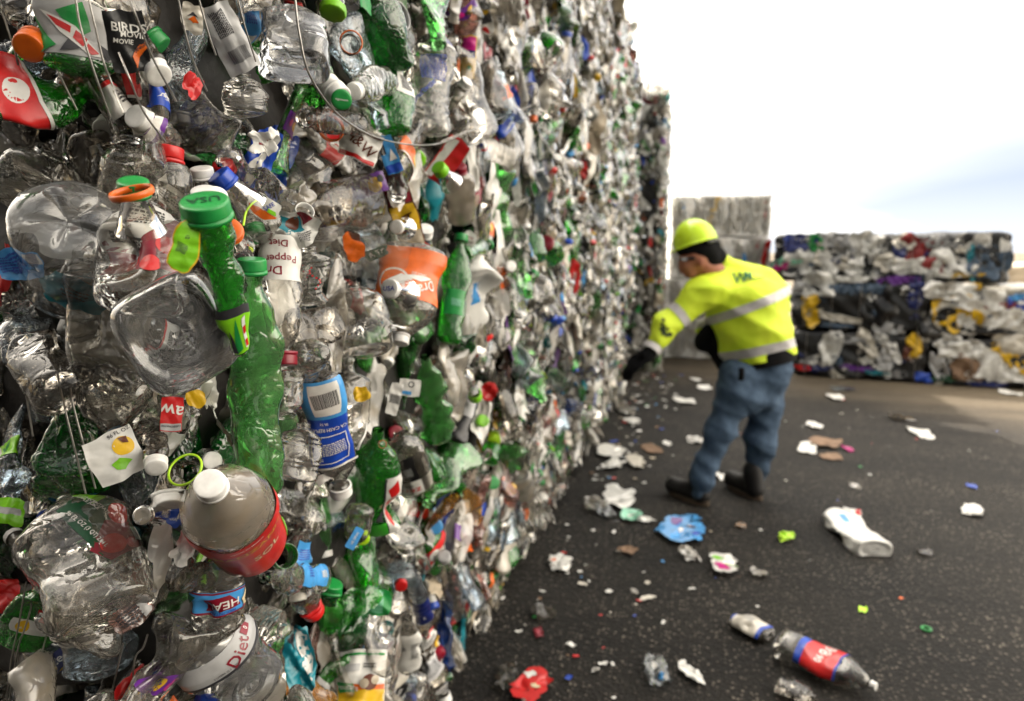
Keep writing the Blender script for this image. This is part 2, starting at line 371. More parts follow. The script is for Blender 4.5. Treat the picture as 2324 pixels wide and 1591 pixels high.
dv = N(t, 'ShaderNodeVectorMath', operation='DOT_PRODUCT'); dd_ = Vector((-.18, .93, .32)).normalized(); dv.inputs[1].default_value = tuple(dd_); t.links.new(tc.outputs['Generated'], dv.inputs[0])
side = N(t, 'ShaderNodeMapRange', interpolation_type='SMOOTHSTEP'); side.inputs[1].default_value = .15; side.inputs[2].default_value = .85; t.links.new(dv.outputs['Value'], side.inputs[0])
bs = N(t, 'ShaderNodeMath', operation='MULTIPLY'); t.links.new(bank.outputs[0], bs.inputs[0]); t.links.new(side.outputs[0], bs.inputs[1])

sz = N(t, 'ShaderNodeSeparateXYZ'); t.links.new(tc.outputs['Generated'], sz.inputs[0])
hz = N(t, 'ShaderNodeMapRange', interpolation_type='SMOOTHSTEP'); hz.inputs[1].default_value = .12; hz.inputs[2].default_value = .0; hz.inputs[3].default_value = 0; hz.inputs[4].default_value = .30; t.links.new(sz.outputs[2], hz.inputs[0])
hb = N(t, 'ShaderNodeMath', operation='MULTIPLY'); t.links.new(hz.outputs[0], hb.inputs[0]); t.links.new(side.outputs[0], hb.inputs[1])
m0 = N(t, 'ShaderNodeMath', operation='MAXIMUM'); t.links.new(hb.outputs[0], m0.inputs[0]); t.links.new(ramp.outputs[0], m0.inputs[1])
t.links.new(m0.outputs[0], mxx.inputs[0]); t.links.new(bs.outputs[0], mxx.inputs[1])
hs = N(t, 'ShaderNodeHueSaturation'); hs.inputs['Saturation'].default_value = .75; t.links.new(sky.outputs[0], hs.inputs['Color'])
wt = N(t, 'ShaderNodeMixRGB', blend_type='MULTIPLY'); wt.inputs[2].default_value = (1.32, 1.03, .72, 1); inv = N(t, 'ShaderNodeMath', operation='SUBTRACT'); inv.inputs[0].default_value = 1; t.links.new(side.outputs[0], inv.inputs[1]); t.links.new(inv.outputs[0], wt.inputs[0]); t.links.new(hs.outputs[0], wt.inputs[1])
mix = N(t, 'ShaderNodeMixRGB'); mix.inputs[2].default_value = (6.4, 6.25, 6.0, 1)
t.links.new(mxx.outputs[0], mix.inputs[0]); pb = N(t, 'ShaderNodeMixRGB'); pb.inputs[2].default_value = (2.25, 2.6, 3.2, 1); t.links.new(side.outputs[0], pb.inputs[0]); t.links.new(wt.outputs[0], pb.inputs[1]); t.links.new(pb.outputs[0], mix.inputs[1]); 
# glow of the thin cloud round the sun
dsn = N(t, 'ShaderNodeVectorMath', operation='DOT_PRODUCT'); dsn.inputs[1].default_value = (-math.sin(R(SUN_AZ))*math.cos(R(SUN_EL)), math.cos(R(SUN_AZ))*math.cos(R(SUN_EL)), math.sin(R(SUN_EL))); t.links.new(tc.outputs['Generated'], dsn.inputs[0])
gp = N(t, 'ShaderNodeMapRange', interpolation_type='SMOOTHSTEP'); gp.inputs[1].default_value = .35; gp.inputs[2].default_value = 1.0; gp.inputs[4].default_value = 1; t.links.new(dsn.outputs['Value'], gp.inputs[0])
gq = N(t, 'ShaderNodeMath', operation='POWER'); gq.inputs[1].default_value = 2.0; t.links.new(gp.outputs[0], gq.inputs[0])
ga = N(t, 'ShaderNodeMixRGB', blend_type='ADD'); ga.inputs[2].default_value = (31, 28.5, 24.5, 1); t.links.new(gq.outputs[0], ga.inputs[0]); t.links.new(mix.outputs[0], ga.inputs[1])

# added bright lobe in the unseen sky at right, to light the wall face
d2 = N(t, 'ShaderNodeVectorMath', operation='DOT_PRODUCT'); d2.inputs[1].default_value = tuple(Vector((.88, .12, .46)).normalized()); t.links.new(tc.outputs['Generated'], d2.inputs[0])
n2_ = N(t, 'ShaderNodeMath', operation='MULTIPLY_ADD'); n2_.inputs[1].default_value = .5; t.links.new(cn.outputs['Fac'], n2_.inputs[0]); t.links.new(d2.outputs['Value'], n2_.inputs[2])
s2 = N(t, 'ShaderNodeMapRange', interpolation_type='SMOOTHSTEP'); s2.inputs[1].default_value = .98; s2.inputs[2].default_value = 1.24; s2.inputs[4].default_value = 1; t.links.new(n2_.outputs[0], s2.inputs[0])
g2_ = N(t, 'ShaderNodeMixRGB', blend_type='ADD'); g2_.inputs[2].default_value = (18.5, 16.6, 13.8, 1); t.links.new(s2.outputs[0], g2_.inputs[0]); t.links.new(ga.outputs[0], g2_.inputs[1])
t.links.new(g2_.outputs[0], bg.inputs[0]); t.links.new(bg.outputs[0], wo.inputs[0])

ld = bpy.data.lights.new('sun', 'SUN'); ld.energy = 5.0; ld.angle = R(.5); ld.color = (1, .93, .82)
sun = bpy.data.objects.new('sun', ld); C.objects.link(sun)
sd = Vector((-math.sin(R(SUN_AZ))*math.cos(R(SUN_EL)), math.cos(R(SUN_AZ))*math.cos(R(SUN_EL)), math.sin(R(SUN_EL))))
sun.rotation_euler = sd.to_track_quat('Z', 'Y').to_euler()
sc.view_settings.view_transform = 'Standard'; sc.view_settings.look = 'None'; sc.view_settings.exposure = 1.6; sc.view_settings.gamma = 1
sc.render.engine = 'CYCLES'; cy = sc.cycles
cy.max_bounces = 20; cy.transparent_max_bounces = 20; cy.diffuse_bounces = 3; cy.glossy_bounces = 3; cy.transmission_bounces = 4
cy.use_denoising = True; cy.caustics_reflective = False; cy.caustics_refractive = False; cy.sample_clamp_indirect = 6; cy.use_adaptive_sampling = True; cy.adaptive_threshold = .015
try: cy.denoiser = 'OPENIMAGEDENOISE'; cy.denoising_input_passes = 'RGB_ALBEDO_NORMAL'
except Exception: pass

# ------------------------------------------------------------ ground
def ground_mat():
    m, t, o = nt('worn_asphalt'); p = N(t, 'ShaderNodeBsdfPrincipled'); tc = N(t, 'ShaderNodeTexCoord')
    big = N(t, 'ShaderNodeTexNoise'); big.inputs['Scale'].default_value = .9; big.inputs['Detail'].default_value = 7
    fine = N(t, 'ShaderNodeTexNoise'); fine.inputs['Scale'].default_value = 90; fine.inputs['Detail'].default_value = 5; fine.inputs['Roughness'].default_value = .7
    vo = N(t, 'ShaderNodeTexVoronoi'); vo.inputs['Scale'].default_value = 62; vo.inputs['Randomness'].default_value = 1
    for n in (big, fine, vo): t.links.new(tc.outputs['Object'], n.inputs['Vector'])
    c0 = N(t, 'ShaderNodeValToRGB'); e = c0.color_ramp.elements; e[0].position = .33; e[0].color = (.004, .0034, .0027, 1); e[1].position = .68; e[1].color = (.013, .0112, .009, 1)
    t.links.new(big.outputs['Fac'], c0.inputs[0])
    # dark dirt near the stack, paler ground farther out, sunlit brightness put into its colour
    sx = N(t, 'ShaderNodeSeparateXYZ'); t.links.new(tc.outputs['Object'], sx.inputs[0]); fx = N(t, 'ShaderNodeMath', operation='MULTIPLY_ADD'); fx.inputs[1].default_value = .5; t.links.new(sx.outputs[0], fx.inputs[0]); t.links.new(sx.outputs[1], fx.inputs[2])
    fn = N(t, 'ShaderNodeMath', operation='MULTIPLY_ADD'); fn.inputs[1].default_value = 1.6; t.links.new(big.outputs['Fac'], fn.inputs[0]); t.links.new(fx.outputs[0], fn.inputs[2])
    lit_far = N(t, 'ShaderNodeMapRange', interpolation_type='SMOOTHSTEP'); lit_far.inputs[1].default_value = 8.0; lit_far.inputs[2].default_value = 11.2; lit_far.inputs[3].default_value = 0; lit_far.inputs[4].default_value = 1; t.links.new(fn.outputs[0], lit_far.inputs[0])
    cd_ = N(t, 'ShaderNodeMixRGB'); cd_.inputs[2].default_value = (.13, .107, .076, 1); t.links.new(lit_far.outputs[0], cd_.inputs[0]); t.links.new(c0.outputs[0], cd_.inputs[1]); c0 = cd_
    sp = N(t, 'ShaderNodeSeparateColor'); t.links.new(vo.outputs['Color'], sp.inputs[0])
    gr = N(t, 'ShaderNodeValToRGB'); e = gr.color_ramp.elements; e[0].position = .36; e[0].color = (0, 0, 0, 1); e[1].position = 1; e[1].color = (1, 1, 1, 1); t.links.new(sp.outputs[0], gr.inputs[0])
    near = N(t, 'ShaderNodeValToRGB'); e = near.color_ramp.elements; e[0].position = .25; e[0].color = (1, 1, 1, 1); e[1].position = .42; e[1].color = (0, 0, 0, 1); t.links.new(vo.outputs['Distance'], near.inputs[0])
    mu = N(t, 'ShaderNodeMixRGB', blend_type='MULTIPLY'); mu.inputs[0].default_value = 1; t.links.new(gr.outputs[0], mu.inputs[1]); t.links.new(near.outputs[0], mu.inputs[2])
    n3 = N(t, 'ShaderNodeTexNoise'); n3.inputs['Scale'].default_value = 2.6; n3.inputs['Detail'].default_value = 4; t.links.new(tc.outputs['Object'], n3.inputs['Vector'])
    r3 = N(t, 'ShaderNodeMapRange'); r3.inputs[1].default_value = .38; r3.inputs[2].default_value = .62; r3.inputs[3].default_value = .3; t.links.new(n3.outputs['Fac'], r3.inputs[0])
    mf = N(t, 'ShaderNodeMath', operation='MULTIPLY'); t.links.new(mu.outputs[0], mf.inputs[0]); t.links.new(r3.outputs[0], mf.inputs[1])
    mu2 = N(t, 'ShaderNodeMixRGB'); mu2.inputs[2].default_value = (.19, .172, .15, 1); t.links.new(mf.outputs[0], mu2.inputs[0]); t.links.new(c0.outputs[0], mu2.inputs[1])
    fr = N(t, 'ShaderNodeValToRGB'); e = fr.color_ramp.elements; e[0].position = .35; e[0].color = (.5, .5, .5, 1); e[1].position = .7; e[1].color = (1.6, 1.55, 1.45, 1); t.links.new(fine.outputs['Fac'], fr.inputs[0])
    mu3 = N(t, 'ShaderNodeMixRGB', blend_type='MULTIPLY'); mu3.inputs[0].default_value = 1; t.links.new(mu2.outputs[0], mu3.inputs[1]); t.links.new(fr.outputs[0], mu3.inputs[2])
    ms = N(t, 'ShaderNodeMapping'); ms.inputs['Rotation'].default_value = (0, 0, .5); ms.inputs['Scale'].default_value = (.5, 4.5, 1); t.links.new(tc.outputs['Object'], ms.inputs[0])
    ns = N(t, 'ShaderNodeTexNoise'); ns.inputs['Scale'].default_value = .9; ns.inputs['Detail'].default_value = 6; t.links.new(ms.outputs[0], ns.inputs['Vector'])
    rs_ = N(t, 'ShaderNodeValToRGB'); e = rs_.color_ramp.elements; e[0].position = .38; e[0].color = (.72, .70, .69, 1); e[1].position = .60; e[1].color = (1.12, 1.1, 1.08, 1); t.links.new(ns.outputs['Fac'], rs_.inputs[0])
    mu4 = N(t, 'ShaderNodeMixRGB', blend_type='MULTIPLY'); mu4.inputs[0].default_value = 1; t.links.new(mu3.outputs[0], mu4.inputs[1]); t.links.new(rs_.outputs[0], mu4.inputs[2])
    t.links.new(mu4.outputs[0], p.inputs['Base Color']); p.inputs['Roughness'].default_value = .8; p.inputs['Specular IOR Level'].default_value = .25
    ad = N(t, 'ShaderNodeMath', operation='SUBTRACT'); t.links.new(fine.outputs['Fac'], ad.inputs[0]); t.links.new(vo.outputs['Distance'], ad.inputs[1])
    b = N(t, 'ShaderNodeBump'); b.inputs['Strength'].default_value = .8; b.inputs['Distance'].default_value = .008; t.links.new(ad.outputs[0], b.inputs['Height']); t.links.new(b.outputs[0], p.inputs['Normal'])
    t.links.new(p.outputs[0], o.inputs[0]); MATS['ground'] = m
ground_mat()
gx = np.array([-900, -200, -60, -20, -8, -4, -2, 0, 2, 4, 8, 20, 60, 200, 900.]); X, Y = np.meshgrid(gx, gx+4)
g = link('ground', mesh(np.stack([X.ravel(), Y.ravel(), 0*X.ravel()], -1), grid_faces(15, 15)), 'ground'); tag(g, kind='structure')

# ------------------------------------------------------------ the long stack of bottle bales on the left
TZ = [0, .80, 1.62, 2.42, 3.25]; TY = [.68, 2.0, 3.3, 4.6, 5.9, 6.5]
ENDY = .68
def bulge(v, edges, depth):
    k = np.clip(np.searchsorted(edges, v)-1, 0, len(edges)-2); a, b = edges[k], edges[k+1]; u = abs(2*(v-a)/(b-a)-1)
    return -depth*u**5
def wallx(y, z):
    lean = np.interp(z, [0, .6, 1.5, 2.4, 3.3], [-.80, -.70, -.60, -.62, -.64])
    return lean + bulge(z, TZ, .07) + bulge(y, TY, .03)
def endy(x, z):
    return ENDY + .05*0 - bulge(z, TZ, .07) - .0 + np.interp(z, [0, .6, 1.5, 2.4, 3.3], [.05, .02, 0, -.02, -.05])
def lumpy_box(x0, x1, y0, y1, z0, z1, seed, amp=.025, n=22, round_=.06):
    rs = np.random.RandomState(seed); Vs, Fs = [], []; off = 0
    c = np.array([(x0+x1)/2, (y0+y1)/2, (z0+z1)/2]); h = np.array([(x1-x0)/2, (y1-y0)/2, (z1-z0)/2])
    u = np.linspace(-1, 1, n); A, B = np.meshgrid(u, u); A, B = A.ravel(), B.ravel()
    for ax in range(3):
        for s in (-1, 1):
            P = np.zeros((n*n, 3)); P[:, ax] = s; P[:, (ax+1) % 3] = A; P[:, (ax+2) % 3] = B*s
            F = grid_faces(n, n)
            Vs.append(P); Fs.append(F+off); off += n*n
    P = np.concatenate(Vs)*h; inner = h-round_; Q = np.clip(P, -inner, inner); d = P-Q; L = np.linalg.norm(d, axis=1)[:, None]+1e-9; P = Q+d/L*np.minimum(L, round_)
    k = [rs.normal(size=3) for _ in range(8)]; dd = np.zeros(len(P))
    for i, v in enumerate(k): dd += tri(P @ (v/np.linalg.norm(v))*rs.uniform(8, 45)+rs.uniform(0, 6))/(1+.3*i)
    P = P + P/np.linalg.norm(P, axis=1)[:, None]*(dd*amp*.5)[:, None]
    bm_ = np.concatenate(Fs)
    return P+c, bm_
def tube(pts, r, n=6):
    pts = np.array(pts, float); T = np.gradient(pts, axis=0); T /= np.linalg.norm(T, axis=1)[:, None]
    ref = np.array([.3, .2, 1.0]); ref /= np.linalg.norm(ref); A = np.cross(T, ref); A /= np.linalg.norm(A, axis=1)[:, None]; B = np.cross(T, A)
    th = np.linspace(0, 6.2832, n, endpoint=False); V = pts[:, None, :]+r*(np.cos(th)[None, :, None]*A[:, None, :]+np.sin(th)[None, :, None]*B[:, None, :])
    return V.reshape(-1, 3), grid_faces(len(pts), n, True)
def spline(pts, n=10):
    pts = np.array(pts, float); out = []; P = np.concatenate([[2*pts[0]-pts[1]], pts, [2*pts[-1]-pts[-2]]])
    for i in range(1, len(P)-2):
        for k in range(n):
            u = k/n; a, b, c_, d = P[i-1], P[i], P[i+1], P[i+2]
            out.append(.5*((2*b)+(-a+c_)*u+(2*a-5*b+4*c_-d)*u*u+(-a+3*b-3*c_+d)*u**3))
    out.append(pts[-1]); return np.array(out)
TIER = ['bottom', 'second', 'third', 'top']; COLN = ['nearest', 'second nearest', 'middle', 'fourth', 'farthest']
for i in range(4):
    for j in range(5):
        y0, y1 = TY[j], TY[j+1]; z0, z1 = TZ[i], TZ[i+1]; zc = (z0+z1)/2
        xf = float(wallx((y0+y1)/2, zc)) - .10
        o = empty('bottle_bale', Matrix.Translation((xf-.6, (y0+y1)/2, z0)))
        tag(o, f'wired bale of crushed plastic bottles, {TIER[i]} tier of the left wall, {COLN[j]} column', 'bale', 'bales of the left wall')
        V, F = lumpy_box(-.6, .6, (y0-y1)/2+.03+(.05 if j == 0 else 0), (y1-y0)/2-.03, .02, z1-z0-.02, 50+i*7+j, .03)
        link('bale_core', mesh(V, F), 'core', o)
        if j > 0:
            for k in range(5):
                yy = (y0-y1)/2+(k+.6)/5.2*(y1-y0); hh = z1-z0
                pts = [(.60+.075-.05*abs(2*s-1)**4, yy+.01*math.sin(s*5+k), .02+s*(hh-.04)) for s in np.linspace(0, 1, 14)]
                V, F = tube(pts, .0016); link('baling_wire', mesh(V, F), 'wire', o)
for i in range(5):                               # added hidden bales, set back and taller, to lengthen the shadow on the yard
    for j, y in enumerate((7.05, 8.15)):
        o = empty('bottle_bale', Matrix.Translation((-1.62, y, i*.82))); tag(o, f'added shadow casting bale hidden behind the tall wall, level {["one", "two", "three", "four", "five"][i]}, {["nearer", "farther"][j]} column', 'bale', 'added shadow casting bales')
        V, F = lumpy_box(-.6, .6, -.54, .54, .02, .80, 150+i*2+j, .03); link('bale_core', mesh(V, F), 'core', o)
# the stack standing farther along, a little proud of the wall
for i in range(4):
    z0, z1 = TZ[i]*1.05, TZ[i+1]*1.05
    o = empty('bottle_bale', Matrix.Translation((-1.15, 9.3, z0)))
    tag(o, f'shaded bottle bale, {TIER[i]} tier of the stack past the wall end', 'bale', 'bales past the end of the wall')
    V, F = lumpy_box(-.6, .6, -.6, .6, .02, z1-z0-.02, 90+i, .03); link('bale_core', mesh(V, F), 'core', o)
# added unseen stack behind left of the camera, keeps the end face in shade
for i in range(4):
    z0, z1 = TZ[i], TZ[i+1]
    for k in range(2):
        o = empty('bottle_bale', Matrix.Translation((-1.45, -1.0-1.3*k, z0)))
        tag(o, f'added unseen bale behind the camera, shading the end face, {TIER[i]} tier, {["first", "second"][k]} back', 'bale', 'added shading bales behind the camera')
        V, F = lumpy_box(-.6, .6, -.6, .6, .02, z1-z0-.02, 120+i*2+k, .03); link('bale_core', mesh(V, F), 'core', o)

# added unseen stacks behind the camera, blocking low sky and darkening reflections
k = 0
for (x, y) in [(3.2, -2.7), (1.9, -2.35), (.6, -2.3), (-.7, -2.7), (4.5, -3.1)]:
    for i in range(4):
        o = empty('plastic_bale', Matrix.Translation((x, y, i*.8))); tag(o, f'added dark bale out of view, blocking sky light, level {["one", "two", "three", "four"][i]}, stack {["a", "b", "c", "d", "e"][k]}', 'bale', 'added light blocking bales')
        V, F = lumpy_box(-.62, .62, -.62, .62, .02, .78, 400+k*4+i, .05); link('bale_core', mesh(V, F), ['core', 'grey', 'core', 'black'][(k+i) % 4], o)
    k += 1
# ------------------------------------------------------------ filling of the bales: crushed bottles
def variant(i, lo=False):
    rs = np.random.RandomState(1000+i); kind = ['soda', 'water', 'soda', 'big', 'jug', 'water', 'globe', 'soda'][i % 8]
    big = kind in ('big', 'jug'); L = rs.uniform(.16, .21) if big else rs.uniform(.13, .20); Rr = rs.uniform(.034, .042) if big else rs.uniform(.025, .034)
    return dict(kind=kind, L=L, R=Rr, seed=300+i, squash=rs.uniform(.22, .5), crump=rs.uniform(.9, 1.6), dents=rs.randint(3, 8), twist=rs.uniform(-.9, .9), bend=rs.uniform(-.9, .9),
                bendy=rs.uniform(-.7, .7), cr=.0145 if not (big and i % 3 == 0) else .019)
NV = 16
QS = [variant(i) for i in range(NV)]
HI = []; LO = []; LABS = {}
for q in QS:
    V, F = body_geo(q, 44, 60); me = mesh(warp(V, q), F, name='crushed_body')
    cv, cf = cap_geo(q['L'], q['cr']*1.02, .017, 18); mc = mesh(warp(cv, q), cf, name='cap')
    for m_ in (me, mc): m_.polygons.foreach_set('use_smooth', [True]*len(m_.polygons))
    HI.append((me, mc))
    V, F = body_geo(q, 12, 17); cv, cf = cap_geo(q['L'], q['cr']*1.02, .017, 5, False); LO.append((warp(V, q), F, warp(cv, q), cf))
LABSTYLES = [
 [('r', -1.9, 1.9, .38, .60, 'white'), ('r', -1.9, 1.9, .38, .41, 'red'), ('lines', .2, .5, 1.4, .5, 4, 0, 'ink')],
 [('r', -2.2, 1.2, .36, .62, 'light_blue'), ('r', -1.0, -.2, .40, .57, 'white'), ('lines', .6, .5, .8, .6, 5, 0, 'ink_blue')],
 [('r', -1.4, 2.2, .40, .62, 'red'), ('c', .2, .51, .35, 'white'), ('r', -1.4, 2.2, .60, .62, 'white')],
 [('r', -1.6, 1.6, .34, .58, 'white'), ('bar', .5, .46, .8, .6, 0, 'ink'), ('lines', -.7, .46, .9, .7, 6, 0, 'ink')],
 [('r', -1.8, 1.5, .42, .60, 'blue'), ('p', [(-.8, .46), (.2, .57), (.9, .46)], 'white')],
 [('r', -1.7, 1.8, .36, .56, 'lime'), ('p', [(-.8, .38), (.4, .55), (.7, .40)], 'green'), ('r', .8, 1.4, .38, .54, 'white')],
 [('r', -1.5, 1.7, .38, .6, 'black'), ('lines', 0, .5, 1.2, .4, 3, 0, 'white'), ('r', -1.5, 1.7, .38, .41, 'silver')],
 [('r', -1.7, 1.7, .38, .6, 'orange'), ('c', .1, .49, .38, 'yellow'), ('r', -1.7, 1.7, .58, .6, 'white')],
 [('r', -1.7, 1.4, .36, .6, 'silver'), ('lines', .2, .48, 1.3, .9, 7, 0, 'ink')],
 [('r', -1.3, 1.8, .38, .58, 'purple'), ('c', .3, .48, .3, 'yellow'), ('c', -.4, .48, .25, 'magenta')],
]
def gen_label(v, s):
    if (v, s) not in LABS:
        me, mats = decor(QS[v], LABSTYLES[s])
        for m_ in mats: me.materials.append(MATS[m_])
        me.polygons.foreach_set('use_smooth', [True]*len(me.polygons)); LABS[(v, s)] = me
    return LABS[(v, s)]
BODYM = ['clear', 'clear_grey', 'clear_blue', 'milky', 'green_clear', 'green_dark', 'green_pale', 'white', 'blue_clear', 'pink_clear', 'teal_clear', 'amber_clear', 'white_film', 'offwhite']
BODYW = np.array([.47, .06, .08, .14, .045, .035, .045, .02, .008, .012, .006, .008, .04, .02]); BODYW /= BODYW.sum()
CAPM = ['cap_white', 'red', 'blue', 'green', 'orange', 'yellow', 'lime', 'light_blue', 'black', 'dark_red', 'teal']
CAPW = np.array([.46, .12, .1, .1, .06, .03, .03, .04, .02, .03, .01]); CAPW /= CAPW.sum()
WORD = dict(clear='clear', clear_grey='smoky clear', clear_blue='bluish clear', milky='milky', green_clear='green', green_dark='dark green', green_pale='pale green', white='white', blue_clear='blue',
            pink_clear='pinkish', teal_clear='teal', amber_clear='amber', white_film='cloudy white', offwhite='off-white', cap_white='white')
STY = ['red and white', 'light blue', 'red', 'white bar code', 'blue', 'lime green', 'black', 'orange', 'silver printed', 'purple']

cand = []
BODYW_END = np.array([.50, .28, .08, .04, .03, .05, .02, .01, .004, .008, .004, .004, .01, .01]); BODYW_END /= BODYW_END.sum()  # mix leans to grey plastic, darkness of the shaded end put into colour
def put(p, nrm, sz):
    """one crushed bottle lying flat against the face, axis mostly upright"""
    v = rng.randint(NV); ang = rng.normal(0, .75) + (math.pi if rng.rand() < .5 else 0)
    up = np.array([0, 0, 1.0]); side = np.cross(nrm, up); ax = up*math.cos(ang)+side*math.sin(ang)+nrm*rng.normal(0, .28)
    M = frame(np.asarray(p, float), ax, nrm+rng.normal(size=3)*.3, rng.uniform(-.5, .5))
    M = np.array(M); M[:3, :3] *= sz; M[:3, 3] -= M[:3, 2]*QS[v]['L']/2
    cand.append((M, v, np.asarray(p, float)))
for lay, (dep, step) in enumerate(((-.09, .085), (-.045, .080), (.005, .105))):
    for y in np.arange(TY[0]-.02, TY[-1], step):
        for z in np.arange(.03, 3.27, step*1.12):
            yy, zz = y+rng.uniform(-.5, .5)*step, z+rng.uniform(-.5, .5)*step
            if rng.rand() < .12: continue
            put((float(wallx(yy, zz))+dep+rng.normal(0, .012), yy, zz), np.array([1.0, 0, 0]), rng.uniform(.8, 1.15) if yy < 1.2 else rng.uniform(.95, 1.5))
for lay, (dep, step) in enumerate(((-.10, .10), (-.05, .095), (.0, .12))):
    for x in np.arange(-1.75, -.60, step):
        for z in np.arange(.03, 3.27, step*1.1):
            xx, zz = x+rng.uniform(-.5, .5)*step, z+rng.uniform(-.5, .5)*step
            if rng.rand() < .12: continue
            put((xx, float(endy(xx, zz))-dep+.02+rng.normal(0, .012), zz), np.array([0, -1.0, 0]), rng.uniform(.7, 1.0))
for z in np.arange(.05, 3.4, .09):               # the far stack: its front and side faces, and the end of the wall
    for x in np.arange(-1.5, -.5, .09): put((x+rng.uniform(-.04, .04), 8.68+rng.normal(0, .02), z), np.array([0, -1.0, 0]), 1)
    for y in np.arange(8.7, 9.9, .10): put((-.53+rng.normal(0, .02), y, z), np.array([1.0, 0, 0]), 1)
    if z < 3.2:
        for x in np.arange(-1.7, -.65, .10): put((x, 6.48, z), np.array([0, 1.0, 0]), 1)
for y in np.arange(.8, 6.5, .10):                # ragged top edge
    for x in np.arange(-1.75, -.6, .12): put((x, y+rng.uniform(-.05, .05), 3.27+rng.normal(0, .025)), np.array([0.3, 0, 1.0]), 1)
for y in np.arange(8.7, 9.9, .10):
    for x in np.arange(-1.7, -.55, .12): put((x, y, 3.44+rng.normal(0, .03)), np.array([0.3, 0, 1.0]), 1)

# torn film, labels and flaps between the bottles
SH = [sheet_geo(1, 1, 3000+k, .9, 9, .3, [0, 1.5][k % 2]) for k in range(10)]; SHH = [sheet_geo(1, 1, 3000+k, .9, 26, .3, [0, 1.5][k % 2]) for k in range(10)]
SHM = ['white', 'white_film', 'milky', 'clear', 'red', 'green', 'blue', 'orange', 'yellow', 'light_blue', 'black', 'dark_red', 'beige', 'lime', 'teal', 'brown', 'green_clear', 'purple']
SHW = np.array([.15, .17, .13, .15, .055, .04, .045, .03, .035, .035, .03, .02, .03, .015, .015, .01, .03, .01]); SHW /= SHW.sum()
scand = []
def puts(p, nrm):
    v = rng.randint(10); ang = rng.normal(0, .6); up = np.array([0, 0, 1.0]); side = np.cross(nrm, up); y = up*math.cos(ang)+side*math.sin(ang); z = nrm+rng.normal(size=3)*.35; z -= y*(z@y)*.8; z /= np.linalg.norm(z); x = np.cross(y, z); x /= np.linalg.norm(x); y = np.cross(z, x)
    m = SHM[rng.choice(len(SHM), p=SHW)]; big = m in ('white_film', 'milky', 'clear', 'white', 'beige'); a = rng.uniform(.03, .07)*(1.3 if big else .8)*(1.25 if p[1] > 1.2 else 1); b = a*rng.uniform(1.1, 3.0)
    a, b = (a*.6, b*.55) if p[1] < .95 else (a, b)
    M = np.eye(4); M[:3, 0] = x*a; M[:3, 1] = y*b; M[:3, 2] = z*min(a, b); M[:3, 3] = p; scand.append((M, v, m, np.asarray(p, float)))
for y in np.arange(TY[0], TY[-1], .078):
    for z in np.arange(.03, 3.27, .085):
        if rng.rand() < .30: continue
        yy, zz = y+rng.uniform(-.04, .04), z+rng.uniform(-.04, .04); puts((float(wallx(yy, zz))+rng.uniform(-.05, .025), yy, zz), np.array([1.0, 0, 0]))
for x in np.arange(-1.7, -.62, .10):
    for z in np.arange(.03, 3.27, .10):
        if rng.rand() < .45: continue
        xx, zz = x+rng.uniform(-.04, .04), z+rng.uniform(-.04, .04); puts((xx, float(endy(xx, zz))+rng.uniform(-.01, .07), zz), np.array([0, -1.0, 0]))
for z in np.arange(.05, 3.4, .12):
    for x in np.arange(-1.1, -.5, .12): puts((x, 8.64, z), np.array([0, -1.0, 0]))
    for y in np.arange(8.7, 9.9, .12): puts((-.50, y, z), np.array([1.0, 0, 0]))
# ------------------------------------------------------------ the items one can tell apart, each built at its own place on the stack
HERO = []; CLEAR = []
def wall_d(px, py):
    r = fwd + rgt*(px-CX)/FPX - upv*(py-CY)/FPX; d = .9
    for _ in range(6):
        P = CAM+r*d; d = float(wallx(max(P[1], TY[0]+.05), P[2]))/r[0] if r[0] < -.01 else 20
    if (CAM+r*d)[1] < ENDY:
        for _ in range(4): P = CAM+r*d; d = float(endy(P[0], P[2]))/r[1]
    return d
def surf(px, py, out): return at(px, py, wall_d(px, py)-out)
def Hb(c, b, w, kind, mat, cap, oc, ob, label, short=None, dec=None, rad=None, **kw):
    """a bottle: c, b = where its mouth and its base show; w = how wide it shows; oc, ob = how far mouth and base stand out of the stack"""
    pc, pb = surf(*c, oc), surf(*b, ob); ax = pc-pb; L = float(np.linalg.norm(ax)); mid = (c[0]+b[0])/2, (c[1]+b[1])/2
    dm = (proj(pc)[2]+proj(pb)[2])/2; s = kw.pop('squash', .6); roll = R(kw.pop('roll', 0))
    Rr = w/2*dm/FPX/(1+(1-s)*.38); cp = kw.pop('capw', None); cr = cp/2*proj(pc)[2]/FPX if cp else kw.pop('cr', .0140)
    q = dict(kind=kind, L=L, R=Rr, squash=s, seed=kw.pop('seed', int(c[0]*7+c[1])), crump=kw.pop('crump', .6), dents=kw.pop('dents', 4), cr=cr, ch=min(.02, cr*1.25), **kw)
    M = frame(pb, ax, None, roll); bb = q.get('bend', 0)
    ct = kw.get('captxt'); o = bottle(M, q, mat, cap, dec); tag(o, label, 'bottle', 'bottles standing out of the near bales')
    if ct:
        TV, TF = text_geo(ct); TV = TV*cr*.55; link('lettering', mesh(warp(np.stack([TV[:, 0], TV[:, 1], np.full(len(TV), L+.0031)], -1), q), TF), 'dark_green', [c for c in o.children if c.name.startswith('cap')][0], False)
    HERO.append((mid[0], mid[1], short or label)) if short else None
    n = max(1, int(math.hypot(c[0]-b[0], c[1]-b[1])/(w*.6)))
    for i in range(n+1): CLEAR.append((b[0]+(c[0]-b[0])*i/n, b[1]+(c[1]-b[1])*i/n, rad or w*.42))
    return o
def axis3(px, py, v):                              # v = right, up, toward the camera, as seen in the photo
    return rgt*v[0]+upv*v[1]-fwd*v[2]
